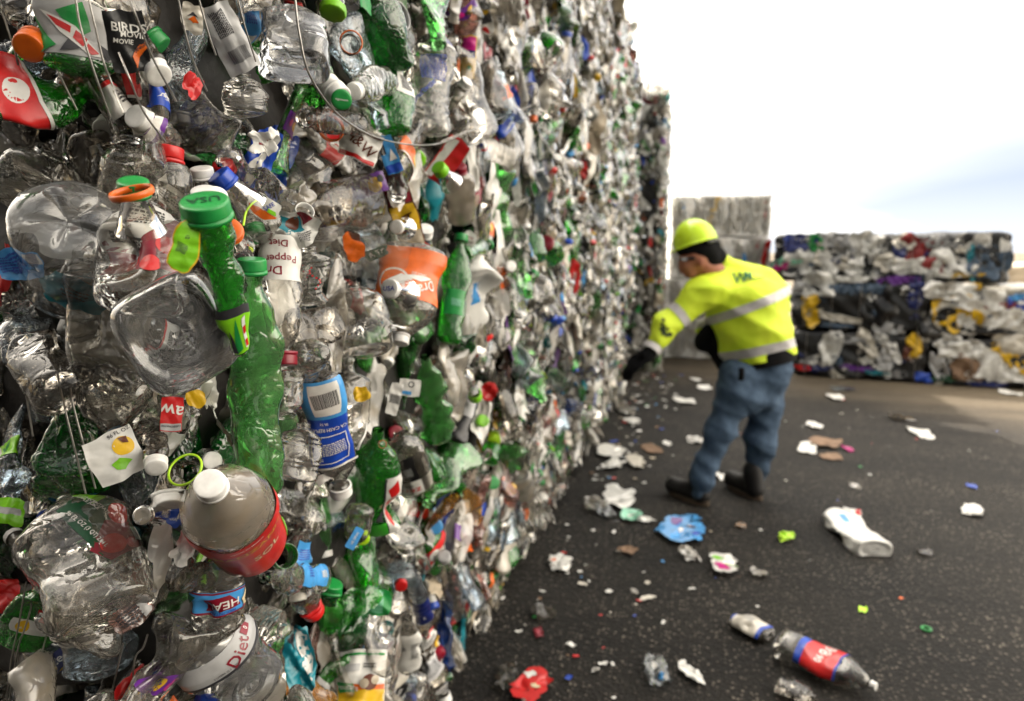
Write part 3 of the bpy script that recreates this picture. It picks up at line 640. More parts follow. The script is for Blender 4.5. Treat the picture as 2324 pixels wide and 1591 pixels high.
def cap1(px, py, w, mat, v, out, label, h=.6, txt=None, tmat='ink', clr=True):
    """a bottle of which little but the cap shows: its neck runs back into the stack"""
    p = surf(px, py, out); d = proj(p)[2]; r = w/2*d/FPX; n = axis3(px, py, v); root = empty('plastic_bottle', frame(p, n, upv)); tag(root, label, 'bottle', 'bottles of which mostly the cap shows')
    V, F = cap_geo(0, r, r*2*h, 32); o = link('cap', mesh(V, F), mat, root)
    if h > .1:
        th = np.linspace(0, 6.2832, 28, endpoint=False); rows = [np.stack([a*r*np.cos(th), a*r*np.sin(th), z*r+0*th], -1) for a, z in ((.84, -.3), (.84, -1.2*h-.2), (1.0, -1.2*h-.3), (.84, -1.2*h-.45), (1.3, -2.6), (1.7, -3.6))]
        link('neck', mesh(np.concatenate(rows), grid_faces(6, 28, True)), 'clear', root)
    if txt:
        TV, TF = text_geo(txt); TV = TV*r*(1.3/max(1.0, (TV[:, 0].max()-TV[:, 0].min())/1.0))
        link('lettering', mesh(np.stack([TV[:, 0], TV[:, 1], np.full(len(TV), .0032)], -1), TF), tmat, o, False)
    if clr: CLEAR.append((px, py, w*.4))
    return root
def sheet(px, py, w, h, rot, mat, out, label, dec=None, crump=.7, seed=None, tilt=(0, 0), rag=.18, curl=0, name='plastic_sheet', cat='plastic sheet', grp='torn sheets and labels in the near bales', clr=.35, pos=None, n=34):
    p = surf(px, py, out) if pos is None else pos; d = proj(p)[2]; W, H_ = w*d/FPX, h*d/FPX
    nrm = CAM-p; nrm = nrm/np.linalg.norm(nrm)+rgt*tilt[0]+upv*tilt[1]
    c_, s_ = math.cos(R(rot)), math.sin(R(rot)); yax = upv*c_-rgt*s_
    nrm /= np.linalg.norm(nrm); yax = yax-nrm*(yax@nrm); yax /= np.linalg.norm(yax); xax = np.cross(yax, nrm)
    Mx = Matrix(((xax[0], yax[0], nrm[0], p[0]), (xax[1], yax[1], nrm[1], p[1]), (xax[2], yax[2], nrm[2], p[2]), (0, 0, 0, 1)))
    V, F = sheet_geo(W, H_, seed or int(px*3+py), crump, n, rag, curl)
    o = link(name, mesh(V, F), mat); o.matrix_world = Mx; tag(o, label, cat, grp)
    if dec:
        G = V.reshape(n, n, 3)
        def f3(s, t, dz):
            u = np.clip((s+1)/2, 0, .999)*(n-1); v = np.clip((t+1)/2, 0, .999)*(n-1); i, j = v.astype(int), u.astype(int); fu, fv = u-j, v-i
            P = (G[i, j].T*(1-fu)*(1-fv)+G[i, j+1].T*fu*(1-fv)+G[i+1, j].T*(1-fu)*fv+G[i+1, j+1].T*fu*fv).T
            P = P.copy(); P[:, 2] += dz; return P
        me, mats = decor(dict(L=H_, R=W, kind='soda'), dec, f3); link('print', me, mats, o)
    if clr: CLEAR.append((px, py, min(w, h)*clr))
    return o

# ---- left: the shaded end of the near bales
Hb((463, 455), (548, 800), 112, 'tube', 'green_clear', 'green', .24, .20, 'bright green crushed bottle with a wide green cap reaching toward the camera', 'the wide green cap', capw=104,
   dec=[('r', -1.4, 1.6, .02, .30, 'lime'), ('r', -1.4, 1.6, .28, .34, 'ink'), ('p', [(-.6, .02), (.1, .27), (.3, .05)], 'green'), ('p', [(.5, .25), (.75, .27), (.95, .04), (.6, .05)], 'white'), ('p', [(.55, .19), (.8, .2), (.85, .15), (.58, .14)], 'red'), ('p', [(.6, .10), (.88, .11), (.9, .06), (.62, .06)], 'red'), ('p', [(-.9, .04), (-.5, .2), (-.3, .03)], 'ink')],
   seed=5, crump=.85, taper=.55, squash=.65, bendy=.25, captxt='USA')
Hb((571, 590), (592, 1120), 122, 'soda', 'green_pale', 'green', .10, .12, 'long pale green bottle with ribbed green cap hanging down the middle of the near bale', 'the long pale green bottle', capw=62, seed=12, crump=.6, squash=.5, dents=5, bendy=.15, twist=.3)
Hb((645, 826), (636, 520), 86, 'soda', 'clear', 'dark_red', .06, .02, 'upside down diet soda bottle with white label, red lettering and dark red cap', 'the upside down white label bottle', capw=56, seed=33, crump=.3, squash=.7,
   dec=[('r', -1.7, 1.7, .07, .40, 'white'), ('t', 'Dr', .35, .33, .52, 0, 'dark_red'), ('t', 'Pepper', .0, .235, .56, 0, 'dark_red'), ('t', 'Diet', .1, .13, .40, 0, 'dark_red')])
Hb((180, 690), (155, 498), 225, 'big', 'glassy', None, -.08, .10, 'large clear two litre bottle with its round moulded base facing the camera', 'the round clear bottle base', seed=41, crump=.22, dents=2, squash=.95, roll=0)
Hb((420, 700), (400, 762), 210, 'jug', 'glassy', None, -.14, .13, 'square clear jug base with moulded rings, turned on its corner like a diamond', 'the diamond shaped jug base', seed=44, crump=.18, dents=1, squash=.95, roll=45)
Hb((330, 470), (330, 700), 200, 'jug', 'clear', None, .0, .06, 'crushed clear juice bottle with a torn white and pomegranate red label', 'the torn pomegranate label', seed=47, crump=.6, squash=.5, cr=.019,
   dec=[('r', -1.2, 1.0, .25, .80, 'dark_red'), ('c', -.5, .35, .30, 'red'), ('c', .1, .30, .26, 'red'), ('c', .5, .5, .28, 'red'), ('p', [(-1.25, .48), (-1.2, .86), (.2, .98), (.9, .86), (.1, .62), (-.5, .45)], 'white'), ('p', [(-1.0, .56), (-.9, .66), (-.1, .55), (-.2, .46)], 'ink'), ('t', 'LANGERS', -.55, .56, .17, -24, 'white'), ('lines', -.1, .78, 1.0, .5, 6, -12, 'ink')])
Hb((383, 338), (372, 500), 105, 'soda', 'clear', 'red', .05, .0, 'clear bottle standing upright with a bright red cap', 'the bright red cap', capw=62, seed=51, crump=.45, squash=.7)
Hb((285, 318), (292, 470), 125, 'big', 'clear', None, .03, .0, 'clear bottle with an open threaded neck, left of the bright red cap', 'the open threaded neck', capw=68, seed=54, crump=.5, squash=.75)
Hb((125, 345), (70, 470), 190, 'big', 'clear', None, .04, .0, 'wide mouthed clear jar lying on its side with an open threaded neck', 'the wide mouthed clear jar', capw=86, seed=57, crump=.55, squash=.6)
Hb((35, 760), (170, 900), 150, 'soda', 'clear_grey', None, .03, .05, 'smoky crushed bottle wrapped in a light blue bar code label', 'the light blue bar code label', seed=60, crump=.7, squash=.5, dec=None)
sheet(45, 602, 92, 66, 8, 'light_blue', .09, 'light blue label scrap with white bar code stripes at the left edge', dec=[('r', .15, .95, .0, .85, 'white'), ('bar', .55, .4, .75, .55, 80, 'navy'), ('lines', -.4, .1, .9, .9, 6, 5, 'ink_blue'), ('t', 'CRV', .05, -.35, .3, 5, 'ink_blue')], crump=.35, name='label_scrap', cat='label scrap')
Hb((260, 1000), (235, 620), 165, 'jug', 'clear', None, .0, .02, 'tall crushed clear jug wall with a sharp fold behind the diamond shaped base', None, seed=63, crump=.5, squash=.45)
sheet(170, 668, 130, 70, -32, 'teal', .03, 'teal blue label piece under the round clear bottle base', dec=[('lines', 0, 0, .8, .4, 3, 0, 'ink')], name='label_scrap', cat='label scrap')
sheet(175, 505, 190, 160, 5, 'white', -.0, 'white plastic sheet seen through the round clear bottle base', crump=.4, rag=.2)
# green cap in the orange ring
def ring(px, py, w, mat, v, out, label, h=.16, thread=False, name='plastic_ring'):
    p = surf(px, py, out); d = proj(p)[2]; r = w/2*d/FPX; n = axis3(px, py, v); th = np.linspace(0, 6.2832, 72, endpoint=False); rows = []
    pr = [(1, 0), (1.04, .3), (1.04, .7), (1, 1), (.92, 1), (.9, .5), (.92, 0), (1, 0)]
    if thread: pr = [(1.0, 0)]+[(.97+.05*math.sin(k*1.6), k/16) for k in range(17)]+[(.9, 1), (.88, .5), (.88, 0)]
    for a, z in pr: rows.append(np.stack([a*r*np.cos(th), a*r*np.sin(th), (z-.5)*h*2*r*np.ones(72)], -1))
    o = link(name, mesh(np.concatenate(rows), grid_faces(len(rows), 72, True)), mat); o.matrix_world = frame(p, n, upv); tag(o, label, 'ring', 'loose rings in the near bales'); CLEAR.append((px, py, w*.4)); return o
ring(299, 438, 92, 'orange', (-.1, .85, .5), .135, 'orange tamper ring round the small green cap')
cap1(302, 415, 66, 'green', (.15, .8, .55), .12, 'small smooth green cap sitting inside the orange ring', .55)
cap1(463, 436, 58, 'cap_white', (.1, .75, .65), .13, 'flat white ribbed cap right behind the wide green cap', .3)
cap1(494, 441, 44, 'cap_white', (.5, .5, .6), .12, 'small white cap tucked beside the flat ribbed one')
cap1(457, 385, 50, 'cap_white', (.0, .85, .5), .07, 'white cap with a dark bottle mark on its top', .5)
cap1(497, 398, 56, 'blue', (-.45, .6, .6), .10, 'split dark blue cap beside the white cap with the bottle mark', .6)
cap1(506, 374, 48, 'red', (.0, .6, .75), .05, 'red cap half hidden behind the split blue cap', .5)
cap1(520, 524, 60, 'orange', (.3, .2, .9), .10, 'round orange lid just right of the wide green cap', .25)
sheet(420, 560, 60, 120, -20, 'yellow', .20, 'yellow green nutrition label curling out left of the bright green bottle', dec=[('r', -.9, .9, -.95, .95, 'lime'), ('t', '0', -.1, .35, .35, 90, 'ink'), ('lines', -.2, -.1, .8, .8, 7, 0, 'ink')], crump=.3, name='label_scrap', cat='label scrap')
sheet(512, 338, 130, 75, 8, 'green_dark', .02, 'dark green torn bottle wall in the gap above the caps', crump=.9, curl=1.6)
sheet(582, 372, 62, 190, -24, 'blue', .08, 'torn blue strip with crumpled white paper on it', dec=[('p', [(-.3, .9), (.5, .6), (.3, .1), (.7, -.3), (-.3, -.9), (-.5, -.1), (0, .3)], 'white')], crump=.8, name='label_scrap', cat='label scrap')
sheet(600, 322, 60, 52, 10, 'white', .10, 'crumbled white paper with dark red stains on the bale ledge', dec=[('c', .3, .2, .2, 'dark_red'), ('c', -.4, -.2, .16, 'dark_red')], crump=1.8)
sheet(690, 362, 170, 105, -4, 'clear', .05, 'open torn clear container with a ragged top edge', crump=.8, curl=1.5)
Hb((560, 540), (585, 480), 105, 'soda', 'clear', None, -.06, .07, 'clear bottle base with small moulded ring right of the round orange lid', None, seed=71, crump=.3, squash=.8)
sheet(598, 470, 72, 56, -28, 'white', .11, 'white label tip with orange edge', dec=[('r', -.9, .9, -.9, -.25, 'orange'), ('t', 'SAFE', .3, .3, .3, 60, 'ink_blue'), ('r', .3, .8, -.2, .1, 'lime')], crump=.25, name='label_scrap', cat='label scrap')
V, F = tube(spline([surf(552, 512, .09), surf(560, 478, .10), surf(583, 455, .11), surf(600, 466, .10)]), .0016); tag(link('plastic_loop', mesh(V, F), 'neon'), 'thin neon yellow loop beside the torn blue strip', 'loop')
Hb((690, 480), (660, 430), 80, 'jug', 'milky', None, .02, .05, 'milky torn tub lid with a blue and white print on its rim', None, seed=73, crump=.8, squash=.4)
ring(690, 482, 44, 'cap_white', (.5, .35, .75), .09, 'squashed white threaded mouth ring', .35, True)
sheet(670, 520, 110, 80, -15, 'white', .07, 'crumpled white wrapper with teal and dark red picture above the upside down bottle', dec=[('p', [(-.8, .5), (.0, .7), (.4, .1), (-.2, -.5), (-.8, -.2)], 'teal'), ('c', -.2, .3, .3, 'brown'), ('p', [(-.2, .9), (.5, .9), (.3, .4)], 'dark_red'), ('lines', .55, -.3, .5, .5, 5, 30, 'ink')], crump=1.1, name='wrapper', cat='wrapper')

# ---- top left
Hb((170, -60), (190, 165), 165, 'soda', 'green_clear', None, .02, .04, 'green soda bottle with a silver, green and red slashed label, upper left', 'the slashed green and silver label', seed=81, crump=.45, squash=.5,
   dec=[('r', -1.15, 1.0, .12, .98, 'silver'), ('r', -1.15, 1.0, .72, .98, 'white'), ('p', [(-1, .82), (-.9, .9), (-.4, .86), (-.6, .76)], 'light_blue'), ('p', [(-.5, .55), (.1, .68), (.3, .40), (-.1, .3)], 'green'), ('p', [(-1.1, .5), (-.9, .3), (-.6, .2), (-1.1, .12)], 'green'), ('p', [(-.85, .55), (-.1, .42), (.6, .15), (.2, .14), (-.5, .34)], 'white'), ('p', [(-.7, .50), (-.2, .41), (-.25, .34), (-.55, .40)], 'red'), ('p', [(-.1, .38), (.2, .31), (.05, .22), (-.2, .30)], 'red'), ('p', [(.2, .27), (.5, .18), (.25, .15), (.1, .20)], 'red'), ('p', [(.5, .3), (1.0, .2), (.7, .12)], 'ink'), ('p', [(-.3, .28), (0, .2), (-.5, .14)], 'ink'), ('lines', -.2, .90, 1.2, .4, 3, 0, 'ink')])
cap1(66, 108, 66, 'orange', (.1, -.7, .7), .08, 'orange screw cap seen from below, far upper left', .65)
Hb((70, 70), (30, -60), 120, 'big', 'clear_grey', None, .05, .02, 'smoky clear bottle above the orange screw cap', None, seed=85, crump=.6, squash=.55)
sheet(290, 95, 82, 130, 12, 'black', .05, 'black label with white movie lettering and an orange ring print', 'x' and [('t', 'BIRDS', .15, .45, .48, -8, 'white'), ('t', 'MOVIE', .3, .22, .3, -8, 'white'), ('t', 'MOVIE', -.2, .02, .25, -8, 'white'), ('p', [(.2, -.9), (.1, -.5), (.55, -.1), (.95, 0), (.95, -.2), (.5, -.5)], 'orange'), ('t', 'BINGE', .6, -.18, .2, 35, 'ink')], crump=.35, name='label_scrap', cat='label scrap', rag=.06)
HERO.append((290, 95, 'the black movie label'))
sheet(520, 88, 80, 150, 28, 'silver', .05, 'silver printed label with rows of small text and a bar code', [('lines', 0, .45, 1.4, .9, 9, 90, 'ink'), ('bar', .1, -.5, 1.1, .75, 0, 'ink')], crump=.3, name='label_scrap', cat='label scrap', rag=.05, curl=.9)
sheet(437, 42, 46, 64, -5, 'offwhite', .04, 'greyish white torn label with a black and orange patch', [('p', [(-.4, -.1), (.1, .2), (.6, -.2), (.1, -.3)], 'orange'), ('p', [(-.5, .1), (0, .45), (.5, .1), (0, .2)], 'ink')], crump=.4, name='label_scrap', cat='label scrap')
Hb((668, 30), (665, 150), 150, 'jug', 'glassy', None, .03, .08, 'big rounded clear bottle hanging under the upper bale', 'the big rounded clear bottle', seed=88, crump=.4, squash=.7)
Hb((545, 170), (560, 260), 100, 'water', 'clear', None, .02, .05, 'dented clear bottle below the silver printed label', None, seed=90, crump=.7, squash=.5)
Hb((360, 170), (300, 90), 70, 'soda', 'clear_grey', 'cap_white', .06, .0, 'smoky bottle with white cap poking down left of the dark gap', None, seed=91, crump=.6, squash=.5)
Hb((310, 265), (400, 330), 60, 'soda', 'clear', 'cap_white', .03, .03, 'small clear bottle lying in the gap with purple and white wrapper', None, seed=92, crump=.7, squash=.5, dec=[('r', -1.5, 1.5, .5, .85, 'purple'), ('r', -1.5, 1.5, .6, .75, 'white')])
Hb((752, 205), (700, 190), 105, 'soda', 'green_clear', None, .06, .02, 'dark glossy green bottle lying behind the long white capped neck', None, seed=95, crump=.4, squash=.75)
Hb((772, 222), (740, 190), 56, 'water', 'white', 'cap_white', .13, .07, 'white capped neck with a green disc on its end', 'the white cap with the green disc', capw=55, seed=96, crump=.1, squash=.95)
cap1(775, 226, 44, 'green', (.35, -.45, .82), .153, 'round green sticker disc lettered in white on the white cap', .06, 'viguvoom', 'white', False)
Hb((802, 208), (880, 180), 70, 'water', 'clear', 'cap_white', .12, .06, 'small clear bottle with a translucent white cap, wet with droplets', 'the small wet bottle', capw=38, seed=97, crump=.6, squash=.7)
Hb((830, -30), (905, 160), 110, 'soda', 'green_dark', None, .0, .05, 'large crumpled green bottle coming down from the top edge', 'the large crumpled green bottle', seed=98, crump=.6, squash=.5)
Hb((900, 160), (890, 300), 92, 'soda', 'green_clear', None, .04, .08, 'crushed green bottle end with petal shaped base and a bar code strip', None, seed=101, crump=.6, squash=.6, dec=[('r', .1, 1.3, .55, .95, 'white'), ('bar', .7, .75, .9, .7, 90, 'ink')])
Hb((990, 60), (965, 300), 110, 'water', 'clear', None, .02, .05, 'flattened clear water bottle printed with faint blue lines of text', 'the flattened blue printed bottle', seed=103, crump=.5, squash=.4, dec=[('lines', .1, .55, 1.3, 1.5, 12, 12, 'ink_blue'), ('t', 'smartwater', -.2, .30, .22, 60, 'ink_blue'), ('r', .5, 1.1, .78, .92, 'white'), ('bar', .8, .85, .5, .6, 90, 'ink_blue')])
Hb((690, 268), (820, 285), 56, 'water', 'clear_grey', None, .07, .05, 'dusty grey bottle lying sideways with a ribbed open neck', None, capw=48, seed=104, crump=.5, squash=.7)
ring(797, 96, 50, 'orange', (.2, -.3, .9), .06, 'orange rimmed jar mouth above the small wet bottle', .2)
ring(795, 102, 44, 'clear_grey', (.2, -.3, .9), .05, 'dark threaded jar neck inside the orange rim', .8, True, 'jar_neck')
ring(905, 38, 64, 'silver', (.85, .1, .5), .06, 'pale metal lid ring near the top edge', .25)
ring(752, 292, 56, 'orange', (.0, -.5, .8), .03, 'deep orange lid under the dusty grey bottle', .3)
sheet(1063, 130, 38, 90, -4, 'yellow', .05, 'yellow and magenta label with dark lettering', [('r', -.9, .9, .25, .95, 'magenta'), ('r', -.9, .9, .0, .35, 'navy'), ('t', 'emc', 0, .17, .4, 0, 'white'), ('c', .2, -.5, .3, 'green')], crump=.2, name='label_scrap', cat='label scrap', rag=.05, curl=1.5)
sheet(1100, 45, 34, 70, 20, 'white', .05, 'white, yellow and black label near the top edge', [('r', -.2, .9, .3, .9, 'yellow'), ('r', -.5, .9, -.3, .3, 'ink'), ('r', -.9, 0, -.9, -.5, 'red')], crump=.3, name='label_scrap', cat='label scrap')
sheet(818, 328, 92, 74, -20, 'white', .06, 'white root beer label with bold brown and red lettering', [('t', 'A&W', .0, .1, .55, -20, 'brown'), ('r', -.95, .95, -.95, -.7, 'red'), ('r', -.9, .9, .75, .9, 'brown')], crump=.4, name='label_scrap', cat='label scrap', rag=.08, curl=1.2)
sheet(884, 352, 38, 84, 20, 'light_blue', .09, 'light blue and white water label strip with black corner', [('r', -.95, .95, -.95, -.5, 'blue'), ('r', -.95, -.3, .1, .9, 'ink'), ('t', 'KIRKLAND', -.6, .45, .25, 90, 'white'), ('p', [(-.2, -.3), (.4, .3), (.8, -.3)], 'white')], crump=.2, name='label_scrap', cat='label scrap', rag=.05)
Hb((1043, 378), (1046, 505), 78, 'globe', 'dusty', 'dark_red', .07, .05, 'clear bottle with small dark red cap and frosted rounded body', 'the small dark red cap', capw=32, seed=107, crump=.3, squash=.75)
sheet(1015, 365, 56, 110, -35, 'red', .04, 'red and white label behind the small dark red cap', [('p', [(-.9, .9), (-.1, .9), (-.3, -.9), (-.9, -.9)], 'white')], crump=.2, name='label_scrap', cat='label scrap', rag=.05)
cap1(995, 380, 34, 'lime', (-.4, .4, .8), .06, 'lime green cap left of the small dark red cap')
sheet(838, 420, 84, 46, 18, 'purple', .05, 'purple label with yellow fruit and white lettering', [('c', .3, -.1, .4, 'yellow'), ('t', 'CRAN', -.5, .2, .4, 10, 'white'), ('c', .7, .3, .2, 'ink')], crump=.3, name='label_scrap', cat='label scrap', rag=.06, curl=1.0)
Hb((690, 470), (850, 455), 130, 'big', 'clear_grey', None, .0, .04, 'large dusty clear bottle lying across, speckled with dirt', None, seed=109, crump=.4, squash=.6)
sheet(915, 480, 60, 190, 18, 'brown', .07, 'brown, red and yellow root beer label folded down its length', [('r', -.9, .9, .2, .9, 'dark_red'), ('p', [(-.3, .9), (.3, .7), (.2, .2), (-.2, .3)], 'beige'), ('r', -.9, .9, -.5, .15, 'yellow'), ('t', 'A', .1, -.15, .7, 80, 'brown'), ('r', -.9, .9, -.9, -.5, 'beige'), ('r', -.9, .9, -.98, -.88, 'red'), ('p', [(-.9, .6), (-.4, .95), (-.7, .95)], 'cream')], crump=.5, name='label_scrap', cat='label scrap', rag=.08)
sheet(965, 575, 60, 42, -38, 'brown', .08, 'brown label corner reading no caffeine in an oval', [('r', -.98, .98, .8, .98, 'red'), ('t', 'NO CAFFEINE', 0, .1, .17, 0, 'yellow'), ('r', -.8, .8, .35, .4, 'yellow'), ('r', -.8, .8, -.2, -.15, 'yellow')], crump=.15, name='label_scrap', cat='label scrap', rag=.04)
cap1(900, 515, 32, 'cap_white', (-.2, -.1, .95), .10, 'white cap seen end on over the brown root beer label', .3)
cap1(966, 520, 36, 'cap_white', (.2, .5, .6), .08, 'frosted white cap right of the brown root beer label')
sheet(854, 575, 52, 26, 28, 'dark_green', .09, 'small dark green tag with tiny white lettering', [('t', 'A Tr', 0, .1, .5, 0, 'white')], crump=.3, name='label_scrap', cat='label scrap')
sheet(803, 560, 46, 62, 12, 'orange', .045, 'orange plastic patch showing through clear film', crump=.3)
sheet(820, 560, 220, 150, 12, 'clear', .07, 'wide sheet of clear film stretched over the orange patch', crump=.4, clr=.5)
Hb((700, 560), (710, 690), 88, 'water', 'clear', None, .05, .05, 'dented clear bottle spattered with red specks', None, seed=112, crump=.8, squash=.6, dec=[('c', .2+.25*math.sin(k*7), .3+.05*k*.9, .05, 'red') for k in range(9)]+[('c', -.3+.2*math.sin(k*5), .35+.05*k, .035, 'dark_red') for k in range(8)])
Hb((800, 640), (810, 800), 165, 'jug', 'clear', None, .03, .04, 'large crumpled clear jug in the middle of the near bale', 'the large crumpled jug', seed=114, crump=.95, squash=.4)
Hb((705, 860), (702, 800), 84, 'soda', 'clear', None, -.02, .08, 'clear petal base of a bottle below the dark red cap', None, seed=115, crump=.25, squash=.9, dents=1)
Hb((908, 778), (942, 560), 152, 'soda', 'clear', 'cap_white', .13, .10, 'upside down bottle with a bright orange fruit label and white cap', 'the bright orange label', capw=38, seed=117, crump=.35, squash=.55,
   dec=[('r', -1.5, 1.35, .08, .62, 'orange'), ('c', .55, .44, .52, 'white'), ('c', .55, .44, .44, 'orange'), ('p', [(-.1, .42), (.3, .36), (.9, .47), (.8, .50)], 'white'), ('p', [(-.9, .36), (-.4, .42), (.2, .40), (.1, .37), (-.5, .35)], 'white'), ('t', 'Orange', -.35, .50, .55, 30, 'white'), ('p', [(.0, .52), (.5, .56), (.9, .54), (.4, .53)], 'dark_green'), ('t', 'CALS (2)', -.3, .345, .14, 0, 'white')])
cap1(884, 655, 44, 'cap_white', (-.3, .1, .9), .11, 'white cap printed with three blue letters beside the orange label', .3, 'USA', 'ink_blue')
Hb((1047, 535), (1020, 780), 62, 'soda', 'green_clear', 'green', .05, .05, 'slim bright green bottle with green cap and pale bar code', 'the slim bright green bottle', capw=30, seed=119, crump=.45, squash=.5, dec=[('r', -.9, .9, .25, .48, 'green'), ('bar', .2, .36, .6, .8, 90, 'mint')])
Hb((1108, 556), (1060, 575), 40, 'soda', 'green_pale', 'green', .10, .06, 'pale green bottle neck pointing right with a green cap', None, capw=26, seed=120, crump=.3, squash=.7)
sheet(1062, 545, 34, 44, -35, 'white', .09, 'small white diet label piece with dark red script', [('t', 'Diet', 0, .4, .5, 20, 'dark_red'), ('t', 'Pepper', 0, -.1, .55, 20, 'brown')], crump=.2, name='label_scrap', cat='label scrap')
# ---- middle
Hb((775, 1120), (720, 850), 100, 'soda', 'clear', 'cap_white', .10, .05, 'upside down bottle with a folded blue label and white cap pointing down', 'the folded blue label', capw=48, seed=123, crump=.4, squash=.5,
   dec=[('r', -1.35, 1.35, .30, .70, 'blue'), ('r', -1.35, 1.35, .02, .31, 'light_blue'), ('r', -.75, .55, .04, .28, 'white'), ('bar', -.1, .16, 1.05, .85, 4, 'ink'), ('t', 'IA 5\u00a2', .2, .345, .2, 0, 'white'), ('t', 'CA CASH REFUND', .1, .395, .2, 0, 'white'), ('r', -.9, .9, .44, .447, 'white'), ('r', -.9, .9, .655, .662, 'white'), ('r', -.9, -.84, .44, .66, 'white'), ('r', .84, .9, .44, .66, 'white'), ('lines', -.15, .54, 1.1, .75, 7, 0, 'white'), ('t', '*', .55, .62, .3, 0, 'white'), ('r', -1.35, 1.35, .692, .71, 'white')])
Hb((650, 945), (640, 850), 100, 'soda', 'clear', None, .06, .0, 'clear bottle with an open threaded neck left of the folded blue label', None, capw=46, seed=124, crump=.5, squash=.6)
Hb((690, 960), (670, 1090), 90, 'water', 'clear', None, .02, .05, 'crumpled clear bottle below the open threaded neck', None, seed=125, crump=.8, squash=.5)
Hb((850, 975), (858, 1205), 108, 'soda', 'green_clear', None, .04, .08, 'crumpled vivid green bottle with a red and white slashed label on its right side', 'the vivid green bottle', seed=127, crump=.75, squash=.6, bend=-.2,
   dec=[('r', .35, 1.35, .02, .62, 'white'), ('p', [(.5, .5), (.9, .58), (1.1, .46), (.7, .40)], 'red'), ('p', [(.5, .36), (.95, .42), (1.1, .30), (.7, .26)], 'red'), ('p', [(.5, .22), (.95, .28), (1.0, .14), (.65, .10)], 'red'), ('r', .33, .40, .02, .62, 'ink'), ('r', -.8, .35, .02, .16, 'bright_green'), ('p', [(-.2, .22), (.2, .17), (.3, .3)], 'ink')])
Hb((905, 985), (948, 1105), 92, 'jug', 'clear', None, .0, .08, 'stubby clear bottle with a black and white label and red word upside down', 'the black and white label', seed=129, crump=.25, squash=.7,
   dec=[('r', -1.3, 1.3, .30, .75, 'black'), ('r', -1.3, 1.3, .06, .32, 'white'), ('t', 'zero', -.5, .16, .36, 180, 'red'), ('t', 'vitamin', .75, .5, .3, 90, 'white'), ('lines', -.4, .5, .8, .8, 7, 0, 'silver'), ('t', 'xxx', -.4, .25, .14, 180, 'ink')])
Hb((965, 810), (1000, 1000), 78, 'soda', 'green_pale', None, .02, .05, 'bright green crushed bottle folded into a leaf shape', 'the leaf shaped green bottle', seed=131, crump=.6, squash=.45)
Hb((1075, 880), (1035, 1000), 48, 'soda', 'black', None, .04, .03, 'dark smoky wrapper with a silver window beside the leaf shaped green bottle', None, seed=132, crump=.6, squash=.5, dec=[('r', -.5, .8, .4, .7, 'silver')])
sheet(895, 905, 28, 74, -14, 'white', .07, 'narrow white bar code slip', [('bar', .1, 0, 1.4, 1.7, 90, 'ink')], crump=.2, name='label_scrap', cat='label scrap', rag=.05)
sheet(930, 880, 48, 40, -5, 'white', .07, 'small white slip with a recycling mark and blue corner', [('c', .1, .4, .3, 'ink'), ('c', .1, .4, .2, 'white'), ('r', -.9, .2, -.8, -.4, 'light_blue')], crump=.2, name='label_scrap', cat='label scrap', rag=.05)
sheet(820, 895, 40, 34, 10, 'yellow', .06, 'folded amber yellow scrap right of the folded blue label', crump=.6)
ring(735, 840, 36, 'clear', (.2, .3, .9), .08, 'clear threaded bottle mouth facing the camera', .5, True, 'bottle_mouth')
ring(868, 1008, 18, 'red', (.3, .1, .9), .11, 'tiny red ring above the vivid green bottle', .15)
V, F = tube(spline([surf(832, 960, .10), surf(828, 985, .11), surf(818, 1005, .11), surf(812, 1020, .1)]), .0018); tag(link('plastic_strip', mesh(V, F), 'cap_white'), 'thin white strip dangling over the vivid green bottle', 'strip')
sheet(724, 1065, 46, 66, 35, 'white', .04, 'white label corner with thick black letters', [('t', 'PO', 0, 0, .7, 75, 'ink')], crump=.2, name='label_scrap', cat='label scrap', rag=.05, curl=1)
Hb((476, 1098), (575, 1240), 205, 'globe', 'dusty', 'cap_white', .20, .04, 'round shouldered dusty bottle with a white cap and a red label with yellow lettering', 'the white capped round bottle', capw=68, seed=135, crump=.16, squash=.9, dents=2,
   dec=[('r', -2.8, 2.8, .02, .62, 'red'), ('t', 'MANZANITA', .1, .52, .26, 0, 'yellow'), ('t', 'SOL', .25, .36, .34, 0, 'cream'), ('p', [(1.0, .1), (1.3, .3), (1.5, .12)], 'lime'), ('lines', 1.35, .50, .5, .4, 5, 0, 'white'), ('t', 'HECHO EN MEXICO', -.1, .60, .06, 0, 'white')])
Hb((150, 1130), (240, 1400), 235, 'jug', 'clear', None, .0, .09, 'big clear juice jug with a dark green and red apple label at lower left', 'the apple juice jug', rad=135, seed=137, crump=.28, dents=3, squash=.6,
   dec=[('p', [(-.25, .80), (.95, .96), (1.25, .52), (1.2, .40), (.35, .28)], 'dark_green'), ('p', [(.2, .90), (.9, .95), (.9, .82), (.4, .76)], 'lime'), ('p', [(.1, .42), (.5, .62), (1.3, .58), (1.25, .38), (.4, .28)], 'dark_red'), ('c', .85, .66, .26, 'red'), ('c', .55, .42, .26, 'red'), ('c', .95, .40, .16, 'red'), ('t', '96 FL OZ (3 QT) 2.84 L', .17, .58, .11, -66, 'white'), ('t', 'APPLE JUICE', .33, .78, .09, -66, 'white'), ('t', 'CONCENTRATE', .45, .76, .07, -66, 'white'), ('r', 1.0, 1.18, .42, .54, 'white'), ('t', '2', 1.05, .52, .1, 0, 'green')])
